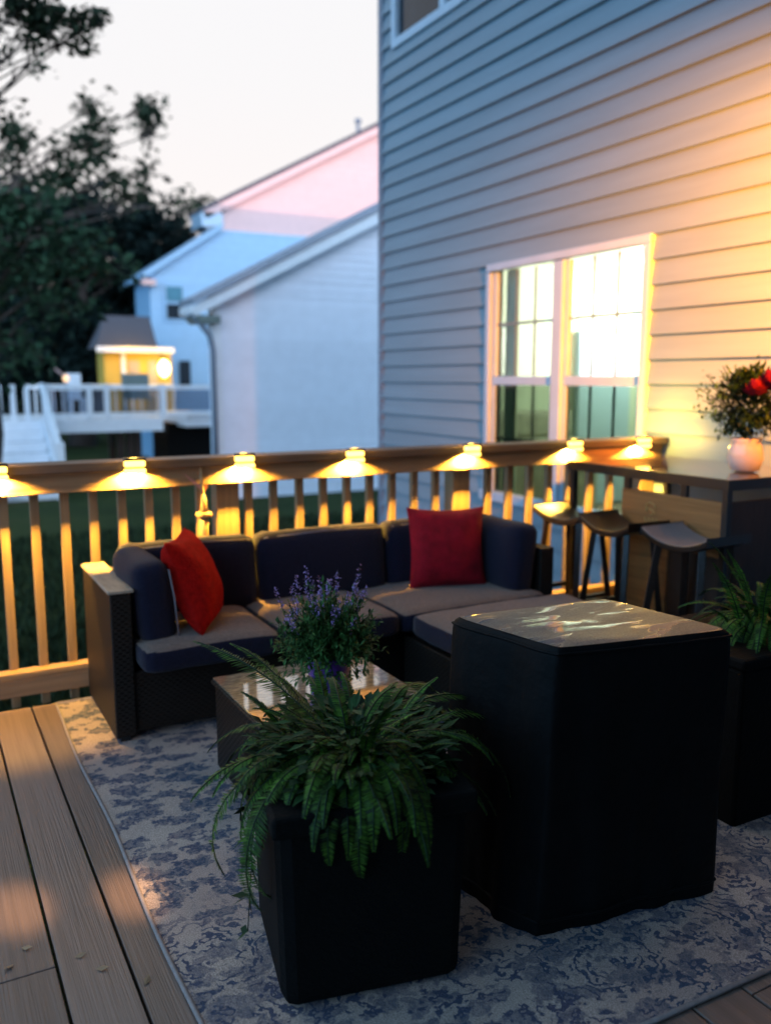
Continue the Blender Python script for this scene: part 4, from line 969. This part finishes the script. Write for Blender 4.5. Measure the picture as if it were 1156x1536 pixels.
tree('overhanging_tree', 11, -160, [(20, 20, 36, 26, .9, 0), (90, 30, 36, 14, .5, 0), (150, 22, 26, 12, .7, 0), (100, 60, 34, 12, .6, 0), (60, 40, 36, 14, .7, 0), (20, 75, 30, 22, .8, 0), (30, 110, 30, 18, .6, 0), (10, 150, 30, 22, .6, 0), (60, 10, 40, 14, .7, 0), (120, 50, 22, 8, .25, 0), (-40, 60, 30, 60, .3, 0), (-30, 150, 24, 40, .25, 0), (45, 95, 16, 14, .6, 0)], M['treel'], 'leafy twigs of a nearby tree hanging into the upper left sky', (.06, .12), 12, 9, .10, gaps=2.6)
tree('young_tree', 17, -30, [(50, 330, 70, 35, .9, 0), (110, 370, 60, 28, .8, 0), (160, 405, 34, 14, .7, 0), (30, 400, 70, 40, .8, 0), (70, 460, 60, 40, .55, 0), (20, 510, 60, 40, .5, 0), (10, 300, 50, 30, .8, 0), (-50, 400, 60, 90, .8, 0)], M['treeg'], 'soft mid-green tree sloping down in front of the dark woods', (.13, .24), 15, .9, .16)
# far wood behind everything
fw = MB(); rr = random.Random(44)
for k in range(9000):
    x = rr.uniform(-10, 40); y = rr.uniform(48, 56); z = GZ + rr.random() ** .8 * (7.0 + 2.2 * noise.noise(Vector((x * .25, 0, 0))))
    leafquad(fw, Vector((x, y, z)), Vector((rr.gauss(0, 1), rr.gauss(0, 1), rr.gauss(0, 1))), Vector((0, 0, 1)), rr.uniform(.7, 1.3), rr.uniform(.5, .8))
tag(fw.build('far_woods', M['treed']), 'dark band of woods along the horizon behind the houses', 'woods', kind='stuff')

# ------------------------------------------------------------------ sky, sun
w = bpy.data.worlds.new('World'); sc.world = w; w.use_nodes = True; nt = w.node_tree; L = nt.links.new
bg = nt.nodes['Background']; tc = N(nt, 'ShaderNodeTexCoord'); sx = N(nt, 'ShaderNodeSeparateXYZ'); L(tc.outputs['Generated'], sx.inputs[0])
front = ramp(nt, [(0.0, (1.15, 1.0, .94)), (.12, (1.10, 1.02, 1.0)), (.30, (1.04, 1.02, 1.03)), (.60, (1.0, 1.02, 1.06)), (1.0, (.14, .25, .45))], sx.outputs['Z'])
back = ramp(nt, [(0.0, (.72, 1.75, 3.0)), (.35, (.70, 1.65, 2.8)), (.7, (.50, .78, 1.05)), (1.0, (.20, .34, .52))], sx.outputs['Z'])
dy = N(nt, 'ShaderNodeMapRange'); dy.interpolation_type = 'SMOOTHSTEP'; dy.inputs['From Min'].default_value = .42; dy.inputs['From Max'].default_value = .76; L(sx.outputs['Y'], dy.inputs['Value'])
rear = ramp(nt, [(0.0, (3.6, 4.2, 5.2)), (.5, (4.2, 4.9, 6.0)), (.68, (.4, .55, .85)), (.85, (.07, .15, .30))], sx.outputs['Z'])
dyb = N(nt, 'ShaderNodeMapRange'); dyb.interpolation_type = 'SMOOTHSTEP'; dyb.inputs['From Min'].default_value = -.5; dyb.inputs['From Max'].default_value = -.92; L(sx.outputs['Y'], dyb.inputs['Value'])
mxb = N(nt, 'ShaderNodeMix', data_type='RGBA'); L(dyb.outputs[0], mxb.inputs[0]); L(back.outputs[0], mxb.inputs[6]); L(rear.outputs[0], mxb.inputs[7])
mx = N(nt, 'ShaderNodeMix', data_type='RGBA'); L(dy.outputs[0], mx.inputs[0]); L(mxb.outputs[2], mx.inputs[6]); L(front.outputs[0], mx.inputs[7])
ELEV, AZ = math.radians(1.3), math.radians(0)
sky = N(nt, 'ShaderNodeTexSky'); sky.sky_type = 'NISHITA'; sky.sun_disc = False; sky.sun_elevation = ELEV; sky.sun_rotation = math.radians(180)
ss = N(nt, 'ShaderNodeVectorMath', operation='SCALE'); ss.inputs['Scale'].default_value = .05; L(sky.outputs[0], ss.inputs[0])
mx2 = N(nt, 'ShaderNodeMix', data_type='RGBA'); mx2.inputs[0].default_value = .08; L(mx.outputs[2], mx2.inputs[6]); L(ss.outputs[0], mx2.inputs[7])
L(mx2.outputs[2], bg.inputs['Color']); bg.inputs['Strength'].default_value = 1.0
sun = bpy.data.lights.new('sun', 'SUN'); sun.energy = 2.0; sun.angle = math.radians(.5); sun.color = (1.0, .58, .45)
so = bpy.data.objects.new('sun', sun); COL.objects.link(so)
d = Vector((.12, 1, -math.tan(ELEV)))                # light travels towards +Y, almost level
so.rotation_euler = d.to_track_quat('-Z', 'Y').to_euler()

# ------------------------------------------------------------------ camera
cam = bpy.data.cameras.new('camera'); co = bpy.data.objects.new('camera', cam); COL.objects.link(co); sc.camera = co
cam.sensor_fit = 'HORIZONTAL'; cam.sensor_width = 36; cam.lens = F / 1156 * 36; cam.clip_end = 500; cam.clip_start = .05
mt = Matrix((RT, UP, -FW)).transposed().to_4x4(); mt.translation = (0, 0, CAMH); co.matrix_world = mt
cam.dof.use_dof = True; cam.dof.focus_distance = 2.5; cam.dof.aperture_fstop = 2.0
sc.view_settings.view_transform = 'Standard'; sc.view_settings.look = 'None'; sc.view_settings.exposure = 0; sc.view_settings.gamma = 1
sc.cycles.use_denoising = True; sc.cycles.sample_clamp_indirect = 4; sc.cycles.max_bounces = 6; sc.cycles.transparent_max_bounces = 12
sc.cycles.caustics_reflective = False; sc.cycles.caustics_refractive = False
